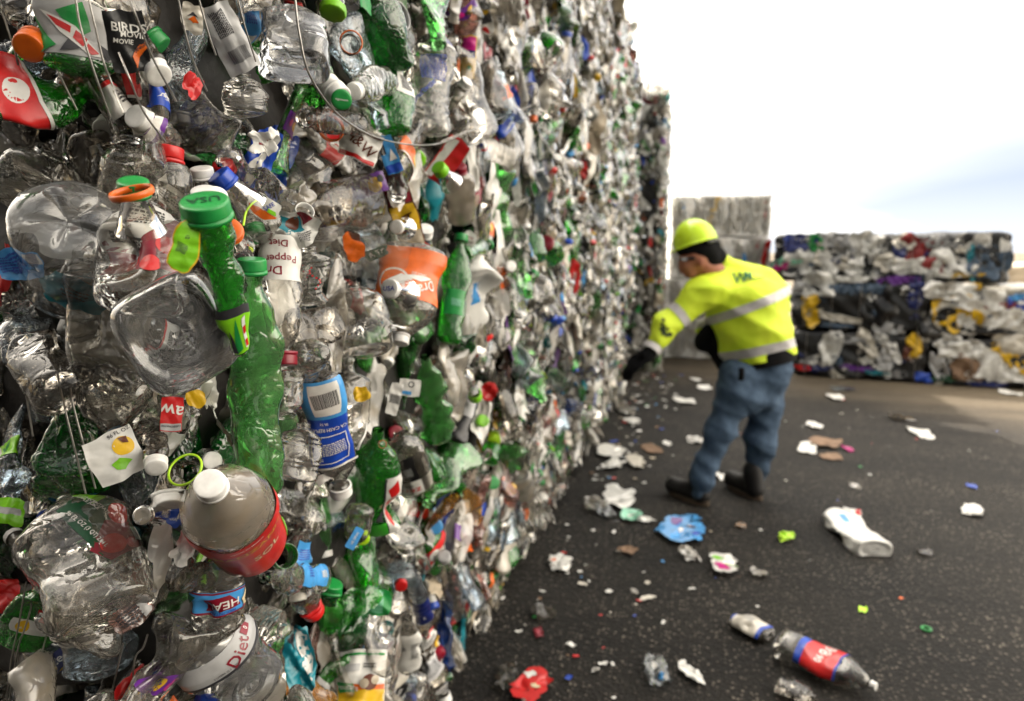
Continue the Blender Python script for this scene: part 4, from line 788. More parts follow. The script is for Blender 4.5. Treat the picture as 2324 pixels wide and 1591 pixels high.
sheet(262, 1035, 105, 110, 28, 'white', .06, 'white label with a yellow lemon and a green leaf', [('c', .45, .25, .42, 'yellow'), ('p', [(-.3, -.25), (.1, -.15), (.55, -.45), (.1, -.65), (-.2, -.5)], 'lime'), ('t', '96 FL OZ', .5, .85, .17, 8, 'ink'), ('p', [(.4, .6), (.7, .6), (.7, .3), (.5, .35)], 'brown')], crump=.35, name='label_scrap', cat='label scrap', rag=.05)
HERO.append((262, 1035, 'the lemon label'))
Hb((170, 900), (150, 1080), 120, 'soda', 'green_dark', None, -.01, .02, 'dark green crushed bottle held behind two wires', 'the dark green bottle behind wires', seed=139, crump=.8, squash=.35)
sheet(390, 940, 46, 78, -4, 'red', .03, 'red and silver label with white script in the dark gap', [('t', 'aw', 0, .3, .9, 170, 'white'), ('r', -.95, .95, -.95, -.55, 'silver'), ('t', 'CARBONATED', 0, -.7, .2, 180, 'ink')], crump=.2, name='label_scrap', cat='label scrap', rag=.05)
sheet(445, 905, 42, 38, 10, 'yellow', .02, 'yellow lemon picture patch under the diamond shaped jug', crump=.3, name='label_scrap', cat='label scrap')
Hb((355, 1060), (350, 990), 58, 'soda', 'clear_grey', 'cap_white', .05, .0, 'bottle hanging down with a white double ring cap in the dark gap', None, capw=46, seed=141, crump=.4)
Hb((386, 1145), (384, 1060), 60, 'soda', 'clear_grey', 'cap_white', .06, .02, 'bottle hanging down with a grey white ribbed cap above the round bottle', None, capw=56, seed=142, crump=.4)
ring(420, 1085, 78, 'clear_grey', (-.1, .45, .85), .06, 'dark threaded jar neck with a neon green rim', .35, True, 'jar_neck')
ring(420, 1066, 78, 'neon', (-.1, .55, .8), .07, 'neon green rim on the dark jar neck', .06)
cap1(482, 1046, 42, 'cap_white', (.5, .2, .8), .04, 'pale cap in the shade above the round shouldered bottle', .4)
cap1(324, 1170, 42, 'milky', (.1, .1, .95), .09, 'translucent milky cap beside the apple label', .4)
sheet(405, 1165, 46, 60, -20, 'blue', .07, 'blue water label corner with white bottle shape', [('p', [(.1, .6), (.6, .7), (.5, -.4), (.0, -.4)], 'white'), ('t', 'DASANI', -.2, -.5, .22, 20, 'white')], crump=.4, name='label_scrap', cat='label scrap')
Hb((498, 1470), (490, 1240), 112, 'water', 'clear', 'cap_white', .08, .04, 'upside down crumpled water bottle with mountain spring label and white cap', 'the mountain water bottle', capw=52, seed=144, crump=.75, squash=.55,
   dec=[('r', -1.5, 1.4, .38, .60, 'light_blue'), ('r', -1.5, 1.4, .385, .40, 'dark_red'), ('r', -1.5, 1.4, .585, .60, 'dark_red'), ('p', [(-.9, .54), (.8, .57), (.6, .44), (-.4, .42)], 'dark_red'), ('t', 'HEAD', -.1, .50, .36, 4, 'white'), ('p', [(-1.5, .42), (-.9, .5), (-1.2, .58), (-1.5, .58)], 'cream'), ('t', 'MOUNTAIN', -.1, .565, .14, 0, 'ink_blue'), ('p', [(.9, .42), (1.3, .5), (1.3, .40)], 'dark_green')])
Hb((440, 1420), (575, 1560), 190, 'globe', 'glassy', None, .02, .12, 'large round bottle shoulder at the bottom edge with a grey and black diet label', 'the grey diet label', seed=146, crump=.2, squash=.85, dec=[('r', -2, 1.5, .62, .80, 'silver'), ('r', -2, 1.5, .60, .625, 'ink'), ('t', 'Diet', .3, .70, .3, 20, 'dark_red'), ('t', '2 LITERS (2.1 QT)', -.2, .645, .08, 0, 'ink'), ('r', .7, 1.1, .72, .78, 'dark_red'), ('t', '0', .9, .75, .12, 0, 'white')])
sheet(110, 1518, 96, 46, 38, 'navy', .05, 'dark blue soda label with slanted white lettering low on the left', [('t', 'Sprite', 0, .05, .55, 4, 'white'), ('p', [(.2, -.9), (.9, -.4), (.9, -.9)], 'yellow')], crump=.2, name='label_scrap', cat='label scrap', rag=.05)
Hb((100, 1330), (50, 1470), 120, 'soda', 'green_clear', None, .0, .03, 'crushed green bottle at the lower left edge behind wires', None, seed=149, crump=.8, squash=.4, dec=[('r', -.9, .6, .3, .5, 'white'), ('c', -.3, .4, .3, 'yellow'), ('r', .2, .8, .5, .7, 'red')])
sheet(15, 1160, 70, 60, -15, 'lime', .03, 'lime green printed scrap at the left edge', [('r', -.8, .8, -.2, .3, 'silver')], crump=.6)
sheet(12, 1350, 60, 70, 5, 'red', .02, 'red torn film at the lower left edge', crump=.7)
Hb((470, 1320), (400, 1290), 80, 'water', 'clear_grey', None, .02, .04, 'wrinkled smoky bottle right of the apple juice jug', None, seed=151, crump=.9, squash=.4)
sheet(420, 1245, 50, 66, -30, 'white', .07, 'white twisted cap strap with black specks', crump=1.0, rag=.3)
sheet(300, 1395, 96, 50, 38, 'pink_clear', .05, 'reddish label piece with black print below the apple juice jug', [('lines', 0, 0, 1.4, .8, 5, 0, 'ink'), ('r', .4, .9, -.9, .8, 'silver')], crump=.4, name='label_scrap', cat='label scrap')
Hb((600, 1310), (735, 1315), 66, 'water', 'clear', None, .04, .07, 'crumpled water bottle lying sideways with a light blue bar code label', 'the sideways water bottle', seed=153, crump=.7, squash=.6, dec=[('r', -.5, 1.3, .08, .5, 'light_blue'), ('bar', .4, .15, .9, .5, 90, 'white'), ('lines', .5, .38, .9, .8, 5, 90, 'ink_blue')])
Hb((752, 1325), (735, 1370), 60, 'soda', 'green_dark', 'green', .10, .05, 'green bottle neck with a deep green cap behind the red cap', None, capw=52, seed=155, crump=.4)
Hb((712, 1388), (680, 1345), 60, 'soda', 'clear', 'red', .11, .05, 'clear bottle pointing down with a glossy red cap near the green cap', 'the glossy red cap', capw=48, seed=156, crump=.4)
sheet(790, 1380, 150, 66, 22, 'green_clear', .06, 'folded green bottle wall like a leaf below the green cap', crump=.7, curl=1.2)
sheet(855, 1365, 66, 60, -8, 'green', .05, 'green label with fine white bar code lines', [('bar', 0, 0, 1.5, 1.0, 90, 'mint')], crump=.5, name='label_scrap', cat='label scrap')
Hb((910, 1330), (905, 1285), 72, 'water', 'clear_blue', 'red', .08, .0, 'bluish bottle with its blue base and a small bright red cap below', None, capw=28, seed=158, crump=.4)
Hb((935, 1290), (965, 1410), 40, 'water', 'clear_blue', None, .05, .06, 'slim bluish bottle with a navy blue label', 'the navy blue label', seed=160, crump=.3, squash=.7, dec=[('r', -2, 2, .05, .45, 'navy'), ('t', 'S', 0, .15, .5, 0, 'white')])
Hb((1008, 1262), (1040, 1400), 46, 'soda', 'clear', 'silver', .07, .04, 'clear bottle with a grey cap leaning on the lower bale corner', None, capw=28, seed=162, crump=.4)
Hb((925, 1400), (928, 1520), 58, 'soda', 'clear', None, .04, .05, 'crushed bottle with a long white nutrition label', None, seed=163, crump=.4, dec=[('r', -1.3, 1.3, .1, .75, 'white'), ('lines', .5, .45, .6, 2.0, 14, 0, 'ink'), ('bar', -.4, .5, .4, .4, 90, 'ink')])
ring(875, 1428, 36, 'teal_clear', (.1, .8, .5), .07, 'blue green threaded bottle mouth', .45, True, 'bottle_mouth')
sheet(820, 1540, 118, 120, -4, 'white', .09, 'white and golden yellow crouton bag with a green badge', [('r', -.98, .98, -.98, -.25, 'yellow'), ('r', -.98, .98, -.4, -.22, 'orange'), ('c', .35, -.15, .3, 'brown'), ('c', .55, -.05, .16, 'beige'), ('c', .15, -.2, .18, 'beige'), ('p', [(-.95, -.1), (-.3, -.2), (-.25, -.5), (-.9, -.5)], 'green'), ('t', 'croutons', -.58, -.32, .16, -5, 'white'), ('r', -.8, .9, .8, .88, 'green'), ('r', -.7, -.1, .25, .5, 'silver'), ('lines', .3, .45, .5, .2, 2, 0, 'ink')], crump=.3, name='snack_bag', cat='snack bag', rag=.05, curl=1.2)
HERO.append((820, 1540, 'the crouton bag'))
sheet(680, 1500, 60, 150, 10, 'teal', .05, 'torn teal and white film hanging in a dark gap', [('p', [(.0, .9), (.9, .7), (.8, -.8), (.2, -.2)], 'white'), ('p', [(-.8, .9), (.0, .9), (-.2, .3)], 'ink')], crump=1.2)
sheet(1090, 1508, 60, 80, -12, 'yellow', .05, 'yellow edged pink and red snack wrapper low at the stack corner', [('c', -.2, .0, .6, 'magenta'), ('t', 'Berry', -.2, .1, .3, 0, 'white')], crump=.4, name='wrapper', cat='wrapper')
sheet(1030, 1540, 90, 130, -5, 'milky', .05, 'pale beige tub wall with a raised white number', [('t', '2', .2, -.2, .6, 0, 'white')], crump=.3)
ring(640, 1262, 56, 'green_clear', (.6, .2, .7), .07, 'glossy green bottle base ring right of the red label', .9)
Hb((800, 1240), (820, 1150), 60, 'soda', 'clear', None, .03, .04, 'clear bottle between the vivid green bottle and the green caps', None, seed=166, crump=.5)
cap1(824, 1224, 30, 'neon', (.3, -.3, .8), .08, 'neon green cap under the vivid green bottle', .6)
sheet(805, 1222, 22, 50, -30, 'light_blue', .09, 'small blue tag with white letters by the neon green cap', [('t', 'VE DRIN', 0, 0, .5, 90, 'white')], crump=.1, name='label_scrap', cat='label scrap', rag=.04)
# ---- right half of the wall, out of focus
for (c, b, w_, k, m_, cp, lab) in [
 ((1200, 520), (1205, 590), 64, 'soda', 'green_clear', None, 'round green bottle base facing out, left one of a pair'), ((1238, 550), (1255, 590), 56, 'soda', 'green_clear', 'dark_red', 'green bottle with small dark red cap, right one of a pair'),
 ((1292, 40), (1300, 100), 34, 'soda', 'green_dark', None, 'dark green bottle high on the tall stack'), ((1270, 10), (1285, 60), 40, 'soda', 'green_clear', None, 'green bottle shoulder at the top of the tall stack'),
 ((1210, 275), (1205, 190), 30, 'soda', 'clear', 'orange', 'clear bottle hanging down with a broad orange cap'), ((1205, 822), (1190, 760), 44, 'soda', 'clear', 'cap_white', 'smoky clear bottle with round white cap facing out'),
 ((1281, 856), (1265, 800), 44, 'soda', 'clear', 'cap_white', 'clear bottle with a bright white cap near the blue base'), ((1255, 750), (1245, 700), 30, 'soda', 'blue_clear', 'orange', 'deep blue bottle with an orange cap'),
 ((1320, 925), (1285, 922), 34, 'water', 'blue_clear', None, 'vivid blue ribbed bottle lying sideways'), ((1120, 1000), (1105, 1045), 44, 'soda', 'green_clear', None, 'green bottle with a lime panel below the dark wrapper'),
 ((1310, 620), (1290, 690), 30, 'soda', 'clear', None, 'clear bottle wrapped in a red label with white script'), ((1240, 840), (1270, 880), 44, 'soda', 'green_dark', None, 'dark green bottle end near the white caps'),
 ((1190, 1150), (1175, 1080), 56, 'water', 'milky', None, 'milky ribbed bottle low on the wall'), ((1440, 200), (1468, 182), 32, 'jug', 'white_film', None, 'milky jug sticking out of the tall stack against the sky'),
 ((1350, 650), (1352, 720), 26, 'soda', 'green_pale', None, 'oval pale green bottle side far along the wall'), ((1480, 470), (1470, 430), 30, 'soda', 'green_clear', None, 'green bottle bulging from the far edge of the wall')]:
    Hb(c, b, w_*1.15, k, m_, cp, .09, .04, lab, None, ns=0 or None) if False else Hb(c, b, w_*1.15, k, m_, cp, .09, .05, lab, None, crump=.45, squash=.7, capw=w_*.62 if cp else None, rad=w_*.2)
for (x, y, w_, h_, rot, m_, lab) in [
 (1302, 632, 26, 78, -8, 'red', 'curved red soda label with white letters'), (1262, 580, 30, 20, 20, 'dark_red', 'dark red scrap beside the green pair'), (1320, 555, 30, 34, 10, 'black', 'black and red label piece right of the green pair'),
 (1345, 262, 52, 80, 12, 'beige', 'large beige plastic flap high on the wall'), (1343, 328, 36, 56, -12, 'beige', 'beige plastic flap under the larger one'), (1392, 25, 46, 80, -15, 'beige', 'beige sheet at the top edge against the sky'),
 (1293, 195, 34, 52, 5, 'yellow', 'yellow wrapper high on the wall'), (1325, 385, 16, 40, 5, 'red', 'upright red scrap beside the beige flap'), (1168, 232, 20, 60, 8, 'blue', 'dark blue upright strip near the twisted wire'),
 (1332, 190, 24, 50, 30, 'white_film', 'white film hanging high on the wall'), (1225, 400, 50, 66, 20, 'milky', 'milky film fold in the wall centre'), (1135, 690, 40, 60, 0, 'white_film', 'white crumpled film below the pale green neck'),
 (1110, 888, 34, 36, 12, 'red', 'red clip shaped plastic with a white square'), (1118, 1012, 26, 62, -18, 'neon', 'neon green upright panel on a bottle'), (1185, 1160, 30, 34, 0, 'orange', 'orange and white label low on the wall'),
 (1270, 700, 24, 30, 20, 'purple', 'dark purple scrap in the wall centre'), (1240, 880, 20, 26, 0, 'light_blue', 'small light blue scrap under the white caps'), (1060, 1150, 60, 80, 10, 'amber_clear', 'amber stained crumpled film'), 
 (1010, 1140, 40, 60, 8, 'navy', 'navy blue torn label low in the near bale'), (1440, 95, 24, 20, 15, 'teal_clear', 'teal film tip at the stack edge against the sky'), (1182, 10, 34, 60, 10, 'dark_red', 'dark red plastic piece at the top edge'),
 (1316, 450, 26, 30, -10, 'orange', 'orange film scrap in the upper wall'), (1170, 400, 20, 120, 4, 'white', 'long white strip standing upright in the wall'), (1205, 420, 24, 46, 20, 'green_clear', 'green film piece right of the long white strip')]:
    sheet(x, y, w_*1.1, h_*1.1, rot, m_, .08, lab, crump=.6, clr=.2, n=20, dec=[('t', 'Coke', 0, 0, .7, 90, 'white')] if 'letters' in lab else None)
for (x, y, w_, m_, lab) in [(1160, 604, 22, 'cap_white', 'small white cap left of the green pair'), (1266, 752, 22, 'blue', 'blue cap left of an orange one'), (1283, 1118, 26, 'orange', 'orange cap low on the wall'), (1258, 940, 22, 'red', 'round red cap against the vivid blue bottle'),
 (1293, 805, 22, 'dark_red', 'dark red cap above the white caps'), (1097, 955, 24, 'lime', 'lime cap in the lower wall'), (1248, 548, 18, 'red', 'tiny red cap between the green pair'), (1120, 1096, 26, 'green', 'green cap low in the wall'), (1160, 1110, 24, 'yellow', 'yellow cap low in the wall'),
 (1420, 250, 14, 'red', 'small red cap near the far edge'), (1435, 1010, 16, 'green', 'green cap fallen against the wall foot'), (1246, 862, 24, 'cap_white', 'greyish cap between the white caps'), (1330, 330, 16, 'orange', 'small orange cap high on the wall'), (1345, 820, 14, 'red', 'small red cap far along the wall')]:
    cap1(x, y, w_*1.15, m_, (.4, .1, .9), .10, lab, .5, clr=False)
# wires of the near bales, bowed out over the end faces
n_w = 0
for pts, out in [([(0, -40), (0, 5), (32, 110), (48, 170), (75, 225), (110, 285)], .06), ([(100, 60), (128, 150), (150, 200), (175, 250)], .06), ([(165, -40), (172, 0), (182, 57), (205, 136), (225, 195), (250, 265)], .10), ([(195, -40), (202, 0), (217, 65), (235, 140), (257, 197), (282, 257)], .10),
                 ([(285, -40), (295, 0), (310, 40), (347, 132), (400, 230)], .10), ([(270, 120), (295, 180), (325, 252), (375, 322)], .07), ([(395, -40), (405, 0), (420, 72), (440, 142), (470, 207)], .09), ([(445, -40), (452, 0), (475, 82), (490, 125)], .09), ([(530, -40), (540, 0), (557, 65), (581, 140)], .10),
                 ([(40, 800), (47, 832), (60, 900), (75, 990)], .05), ([(130, 840), (137, 882), (165, 1000), (195, 1121)], .06), ([(160, 880), (165, 914), (190, 1010), (217, 1109)], .06), ([(60, 1320), (55, 1349), (40, 1430), (25, 1504), (15, 1600)], .06), ([(72, 1370), (69, 1386), (55, 1430), (40, 1478), (20, 1600)], .06),
                 ([(115, 1400), (105, 1445), (90, 1510), (80, 1600)], .05), ([(335, 1440), (325, 1470), (305, 1500), (300, 1600)], .05), ([(280, 1460), (272, 1493), (252, 1581), (250, 1610)], .05)]:
    P = spline([surf(x, y, out) for x, y in pts], 8); V, F = tube(P, .0011); o = link('baling_wire', mesh(V, F), 'wire'); n_w += 1
    tag(o, 'thin steel baling wire running down over the shaded end of the near bales', 'wire', 'baling wires on the shaded bale end')
P = spline([surf(665, -40, .10), surf(670, 0, .11), surf(680, 80, .12), surf(705, 175, .13), surf(770, 262, .14), surf(850, 310, .13), surf(930, 328, .12), surf(1000, 325, .11), surf(1060, 300, .11), surf(1150, 262, .11), surf(1222, 232, .10), surf(1228, 222, .09)], 12)
V, F = tube(P, .0017); o = link('loose_wire', mesh(V, F), 'wire'); tag(o, 'loose steel wire hanging in a long bow across the upper bale, twisted at its right', 'wire')
tw = []
for k in range(60):
    u = k/59; b = np.array(surf(1000+60*u*1.0, 325-25*u, .11)); a = u*40; tw.append(b+upv*.0035*math.cos(a)+rgt*.0035*math.sin(a)+fwd*-.001)
V, F = tube(tw, .0012); link('wire_twist', mesh(V, F), 'wire', o)
HERO = globals().get('HERO', [])
def where(px, py):
    """nearest landmark item of the wall, for the label"""
    best = None
    for (hx, hy, nm) in HERO:
        d = math.hypot(px-hx, py-hy)
        if best is None or d < best[0]: best = (d, hx, hy, nm)
    if best is None or best[0] > 420: return None
    d, hx, hy, nm = best; dx, dy = px-hx, py-hy
    if abs(dx) > abs(dy): rel = 'right of' if dx > 0 else 'left of'
    else: rel = 'below' if dy > 0 else 'above'
    return ('just ' if d < 90 else '') + rel + ' ' + nm
info = []
for (M, v, p) in cand:
    px, py, d = proj(p); vis = d > .2 and -60 < px < 2384 and -60 < py < 1650
    info.append((vis, d, px, py))
def exposed(i):                                   # how large it shows: outermost and near first
    vis, d, px, py = info[i]
    if not vis: return -1
    p = cand[i][2]
    out = (p[0]-float(wallx(p[1], p[2]))) if p[1] > TY[0]+.02 else (float(endy(p[0], p[2]))-p[1])
    return (1/d)*(1+6*min(0, out+.01))
clean_zone = globals().get('CLEAR', [])          # room kept free for the items built one by one
def depth_in(p): return (p[0]-float(wallx(p[1], p[2]))) if p[1] > TY[0]+.02 else (float(endy(p[0], p[2]))-p[1])
CZ = np.array(clean_zone) if clean_zone else np.zeros((0, 3))
keep = []
for i, (M, v, p) in enumerate(cand):
    vis, d, px, py = info[i]; mx = proj(p+M[:3, 2]*.03)
    blocked = vis and len(CZ) and bool((((CZ[:, 0]-px)**2+(CZ[:, 1]-py)**2) < (CZ[:, 2]+12)**2).any()) and depth_in(p) > -.075
    keep.append(not blocked)
order = sorted([i for i in range(len(cand)) if keep[i]], key=lambda i: -exposed(i))
n_hero = len([o for o in C.objects if o.name.split('.')[0] == 'plastic_bottle' and o.parent is None])
indiv = set(order[:max(0, 300-4-n_hero)])
stuff = {True: [[], [], [], 0], False: [[], [], [], 0]}
MATLIST = BODYM+CAPM; lists = {m: k for k, m in enumerate(MATLIST)}
chunks = []; voff = 0
for i, (M, v, p) in enumerate(cand):
    vis, d, px, py = info[i]
    zone_ = math.sin(p[1]*3.1+1)*math.cos(p[2]*4.3+p[1]*1.7)+.6*math.sin(p[1]*9+p[2]*7)
    bm_ = BODYM[rng.choice(len(BODYM), p=BODYW if (p[1] > TY[0]+.02 and px > 430) or p[1] > 2 else BODYW_END)]; bm_ = 'milky' if (zone_ > .75 and bm_ == 'clear' and rng.rand() < .6) else ('green_clear' if zone_ < -1.05 and bm_ in ('clear', 'milky') and rng.rand() < .25 else bm_); hc = rng.rand() < .38; cm = CAPM[rng.choice(len(CAPM), p=CAPW)]; ls = rng.randint(len(LABSTYLES)) if rng.rand() < .45 else None
    if not keep[i]: continue
    if i in indiv:
        root = empty('plastic_bottle'); root.matrix_world = Matrix(M.tolist())
        b = bpy.data.objects.new('body', HI[v][0]); C.objects.link(b); b.parent = root
        if not b.data.materials: b.data.materials.append(None)
        b.material_slots[0].link = 'OBJECT'; b.material_slots[0].material = MATS[bm_]
        tx = f'{WORD[bm_]} bottle'
        if hc:
            c_ = bpy.data.objects.new('cap', HI[v][1]); C.objects.link(c_); c_.parent = root
            if not c_.data.materials: c_.data.materials.append(None)
            c_.material_slots[0].link = 'OBJECT'; c_.material_slots[0].material = MATS[cm]; tx += f' with {WORD.get(cm, cm).replace("_", " ")} cap'
        if ls is not None:
            l_ = bpy.data.objects.new('label', gen_label(v, ls)); C.objects.link(l_); l_.parent = root; tx += f' and {STY[ls]} label' if hc else f' with {STY[ls]} label'
        wv = where(px, py); tail = wv if wv else 'in the blurred part of the wall'
        if ls is not None and len((tx+', '+tail).split()) > 16: tx = tx.replace(' label', '').replace(f' and {STY[ls]}', '').replace(f' with {STY[ls]}', '')
        tx += ', '+(wv if wv else 'in the blurred part of the wall')
        tag(root, tx, 'bottle', 'crushed bottles packed in the wall')
    else:
        near = vis and d < 1.5
        bv, bf, cv, cf = LO[v]
        if near:
            me = HI[v][0]; bv = np.empty(len(me.vertices)*3, np.float32); me.vertices.foreach_get('co', bv); bv = bv.reshape(-1, 3)
            bf = HI[v][2] if len(HI[v]) > 2 else grid_faces(len(bv)//44, 44, True)
        Rm, T = M[:3, :3], M[:3, 3]
        W = bv @ Rm.T + T; chunks.append((W, bf, lists[bm_]))
        if hc: chunks.append((cv @ Rm.T + T, cf, lists[cm]))
sinfo = []
for k, (M, v, m_, p) in enumerate(scand):
    px, py, d = proj(p); vis = d > .2 and -30 < px < 2354 and -30 < py < 1620
    blocked = vis and bool((((CZ[:, 0]-px)**2+(CZ[:, 1]-py)**2) < (CZ[:, 2]+10)**2).any()); sinfo.append((vis, blocked, d, px, py))
sord = set(sorted([k for k in range(len(scand)) if sinfo[k][0] and not sinfo[k][1] and depth_in(scand[k][3]) > -.04], key=lambda k: sinfo[k][2])[:130])
for k, (M, v, m_, p) in enumerate(scand):
    vis, blocked, d, px, py = sinfo[k]
    if blocked: continue
    V0, F0 = (SHH if (k in sord or (vis and d < 1.6)) else SH)[v]; W = V0 @ M[:3, :3].T
    if k in sord:
        o = link('torn_piece', mesh(W, F0), m_); o.location = M[:3, 3]; nm_ = {'white_film': 'cloudy white film', 'milky': 'milky film', 'clear': 'clear film', 'green_clear': 'green film'}.get(m_, m_.replace('_', ' ')+' plastic')
        tx = f'torn {nm_} piece, '+(where(px, py) or 'in the blurred part of the wall'); tag(o, tx, 'plastic piece', 'torn pieces between the bottles')
    else:
        if m_ not in lists: lists[m_] = len(MATLIST); MATLIST.append(m_)
        chunks.append((W+M[:3, 3], F0, lists[m_]))
V = np.concatenate([c[0] for c in chunks]); offs = np.cumsum([0]+[len(c[0]) for c in chunks[:-1]])
F = np.concatenate([c[1]+o for c, o in zip(chunks, offs)]); mi = np.concatenate([np.full(len(c[1]), c[2]) for c in chunks])
o = link('crushed_bottle_mass', mesh(V, F, mi), MATLIST)
tag(o, 'dense mass of crushed clear and coloured bottles filling the bales of the left wall', 'plastic bottles', kind='stuff')
del V, F, mi, chunks
# ------------------------------------------------------------ the worker
solid('hivis', (.74, .90, .05), .6, .12, 9, .25, .3, dark=(.62, .82, .03), bscale=220); solid('hat_lime', (.60, .85, .02), .3, .08, 6, .03)
solid('reflective', (.52, .50, .50), .45, .25, 20, .1, .6); solid('denim', (.075, .115, .175), .85, .4, 14, .4, .15, dark=(.035, .058, .095), bscale=300)
solid('black_cloth', (.006, .006, .007), .85, .3, 20, .2, .1); solid('skin', (.42, .18, .11), .5, .25, 20, .1, .3, dark=(.33, .12, .07)); solid('boot', (.010, .009, .009), .55, .3, 25, .2, .3)
solid('sole', (.10, .07, .045), .8, .3, 25, .1); solid('soot', (.03, .05, .02), .8, .2, 30, .1); solid('logo_green', (.01, .14, .05), .7, .1, 10, 0); solid('hair', (.06, .045, .035), .8, .3, 80, .3)
D0 = proj(ground(1600, 1146))[2]
def A(px, py, off=0.0): return at(px, py, D0+off)
def ball_bm(bm, p, r, scale=None, rot=None):
    m = Matrix.Translation(Vector(p)) @ (rot or Matrix.Identity(4)) @ Matrix.Diagonal(Vector((*(np.array(scale if scale is not None else (1, 1, 1))*r), 1)))
    bmesh.ops.create_icosphere(bm, subdivisions=3, radius=1, matrix=m)
def caps_bm(bm, p0, p1, r0, r1):
    p0, p1 = np.array(p0), np.array(p1); n = max(2, int(np.linalg.norm(p1-p0)/(min(r0, r1)*.22))+1)
    for i in range(n+1): u = i/n; ball_bm(bm, p0+(p1-p0)*u, r0+(r1-r0)*u)
def blob(fill, voxel=.012, smooth=6, wrinkle=None, fac=.6):
    bm = bmesh.new(); fill(bm); me = bpy.data.meshes.new('b'); bm.to_mesh(me); bm.free()
    ob = bpy.data.objects.new('b', me); C.objects.link(ob)
    m = ob.modifiers.new('r', 'REMESH'); m.mode = 'VOXEL'; m.voxel_size = voxel
    m = ob.modifiers.new('s', 'SMOOTH'); m.iterations = smooth; m.factor = fac
    bpy.context.view_layer.update(); out = bpy.data.meshes.new_from_object(ob.evaluated_get(bpy.context.evaluated_depsgraph_get()))
    bpy.data.objects.remove(ob); bpy.data.meshes.remove(me)
    if wrinkle:
        n = len(out.vertices); co = np.empty(n*3, np.float32); out.vertices.foreach_get('co', co); co = co.reshape(-1, 3)
        no = np.empty(n*3, np.float32); out.vertices.foreach_get('normal', no); no = no.reshape(-1, 3); co = co+no*wrinkle(co)[:, None]
        out.vertices.foreach_set('co', co.astype(np.float32).ravel()); out.update()
    return out
def folds(seed, amp, f0, f1, bias=None):
    rs = np.random.RandomState(seed); K = []
    for k in range(9):
        v = rs.normal(size=3)
        if bias is not None: v = v*.45+np.array(bias)*rs.choice([-1, 1])
        K.append((v/np.linalg.norm(v), rs.uniform(f0, f1), rs.uniform(0, 6.28), rs.uniform(.4, 1)))
    def f(co):
        d = np.zeros(len(co))
        for v, fr, ph, a in K: d += a*amp*(1-2*np.abs(np.sin(.5*(co @ v*fr+ph+1.5*np.sin(co[:, 2]*9+ph)+1.2*np.sin(co @ v[::-1]*7)))))
        return d
    return f
P = {k: A(*v) for k, v in dict(hl=(1682, 850), kl=(1627, 985, -.02), al=(1592, 1100), cl=(1591, 1112), hr=(1742, 845, .14), kr=(1730, 985, .10), ar=(1712, 1085, .16), cr=(1710, 1098, .17),
     pel=(1722, 828, .07), wai=(1710, 760, .07), che=(1690, 700, .07), upb=(1664, 645, .07), sl=(1597, 668, -.05), sr=(1722, 662, .18), el=(1513, 734, -.06), wl=(1488, 776, -.10), neck=(1618, 606, .04), er=(1600, 745, .20), wr=(1618, 778, .26)).items()}
man = empty('person', Matrix.Translation(Vector(ground(1650, 1140))))
tag(man, 'worker in lime hi-vis jacket, hard hat and jeans bending toward the bale wall', 'person')
MI = np.array(man.matrix_world.translation)
def child(name, me, mat, smooth=True, parent=None):
    for_me = me; n = len(me.vertices); co = np.empty(n*3, np.float32); me.vertices.foreach_get('co', co); co = (co.reshape(-1, 3)-MI).astype(np.float32); me.vertices.foreach_set('co', co.ravel()); me.update()
    o = link(name, me, mat, parent or man, smooth); return o
head = A(1577, 583, .0); fl = -rgt                       # facing left in the photo
def body(bm):
    ball_bm(bm, head, .1, (.93, .80, 1.12)); ball_bm(bm, A(1563, 600), .066, (1, .9, 1.1)); ball_bm(bm, A(1548, 602), .018, (1.1, .8, 1.2)); ball_bm(bm, A(1556, 613), .030); ball_bm(bm, A(1566, 617), .042)
    caps_bm(bm, A(1588, 600), P['upb'], .065, .09); caps_bm(bm, P['upb'], P['pel'], .13, .15)
    for a, b, r0, r1 in (('sl', 'el', .055, .045), ('el', 'wl', .045, .035), ('sr', 'er', .055, .045), ('er', 'wr', .045, .035), ('upb', 'sl', .08, .06), ('upb', 'sr', .08, .06), ('pel', 'hl', .13, .09), ('pel', 'hr', .13, .09), ('hl', 'kl', .085, .06), ('kl', 'al', .055, .04), ('hr', 'kr', .085, .06), ('kr', 'ar', .055, .04), ('al', 'cl', .045, .045), ('ar', 'cr', .045, .045)):
        caps_bm(bm, P[a], P[b], r0, r1)
child('body', blob(body, .011, 4), 'skin')
def jacket(bm):
    caps_bm(bm, A(1731, 808, .07), P['wai'], .212, .238); caps_bm(bm, P['wai'], P['che'], .238, .245); caps_bm(bm, P['che'], P['upb'], .235, .150)
    caps_bm(bm, P['upb'], A(1640, 604, .05), .14, .085); caps_bm(bm, A(1662, 632, .07), A(1728, 662, .10), .135, .165)
    caps_bm(bm, P['upb'], P['sl'], .14, .125); caps_bm(bm, P['upb'], A(1720, 650, .12), .14, .12); caps_bm(bm, A(1720, 650, .12), A(1757, 700, .16), .12, .10)
    caps_bm(bm, P['sl'], P['el'], .118, .092); caps_bm(bm, P['el'], P['wl'], .092, .062); caps_bm(bm, P['sr'], P['er'], .11, .085)
jk = blob(jacket, .012, 5, folds(3, .0075, 10, 36, (.2, 0, 1)))
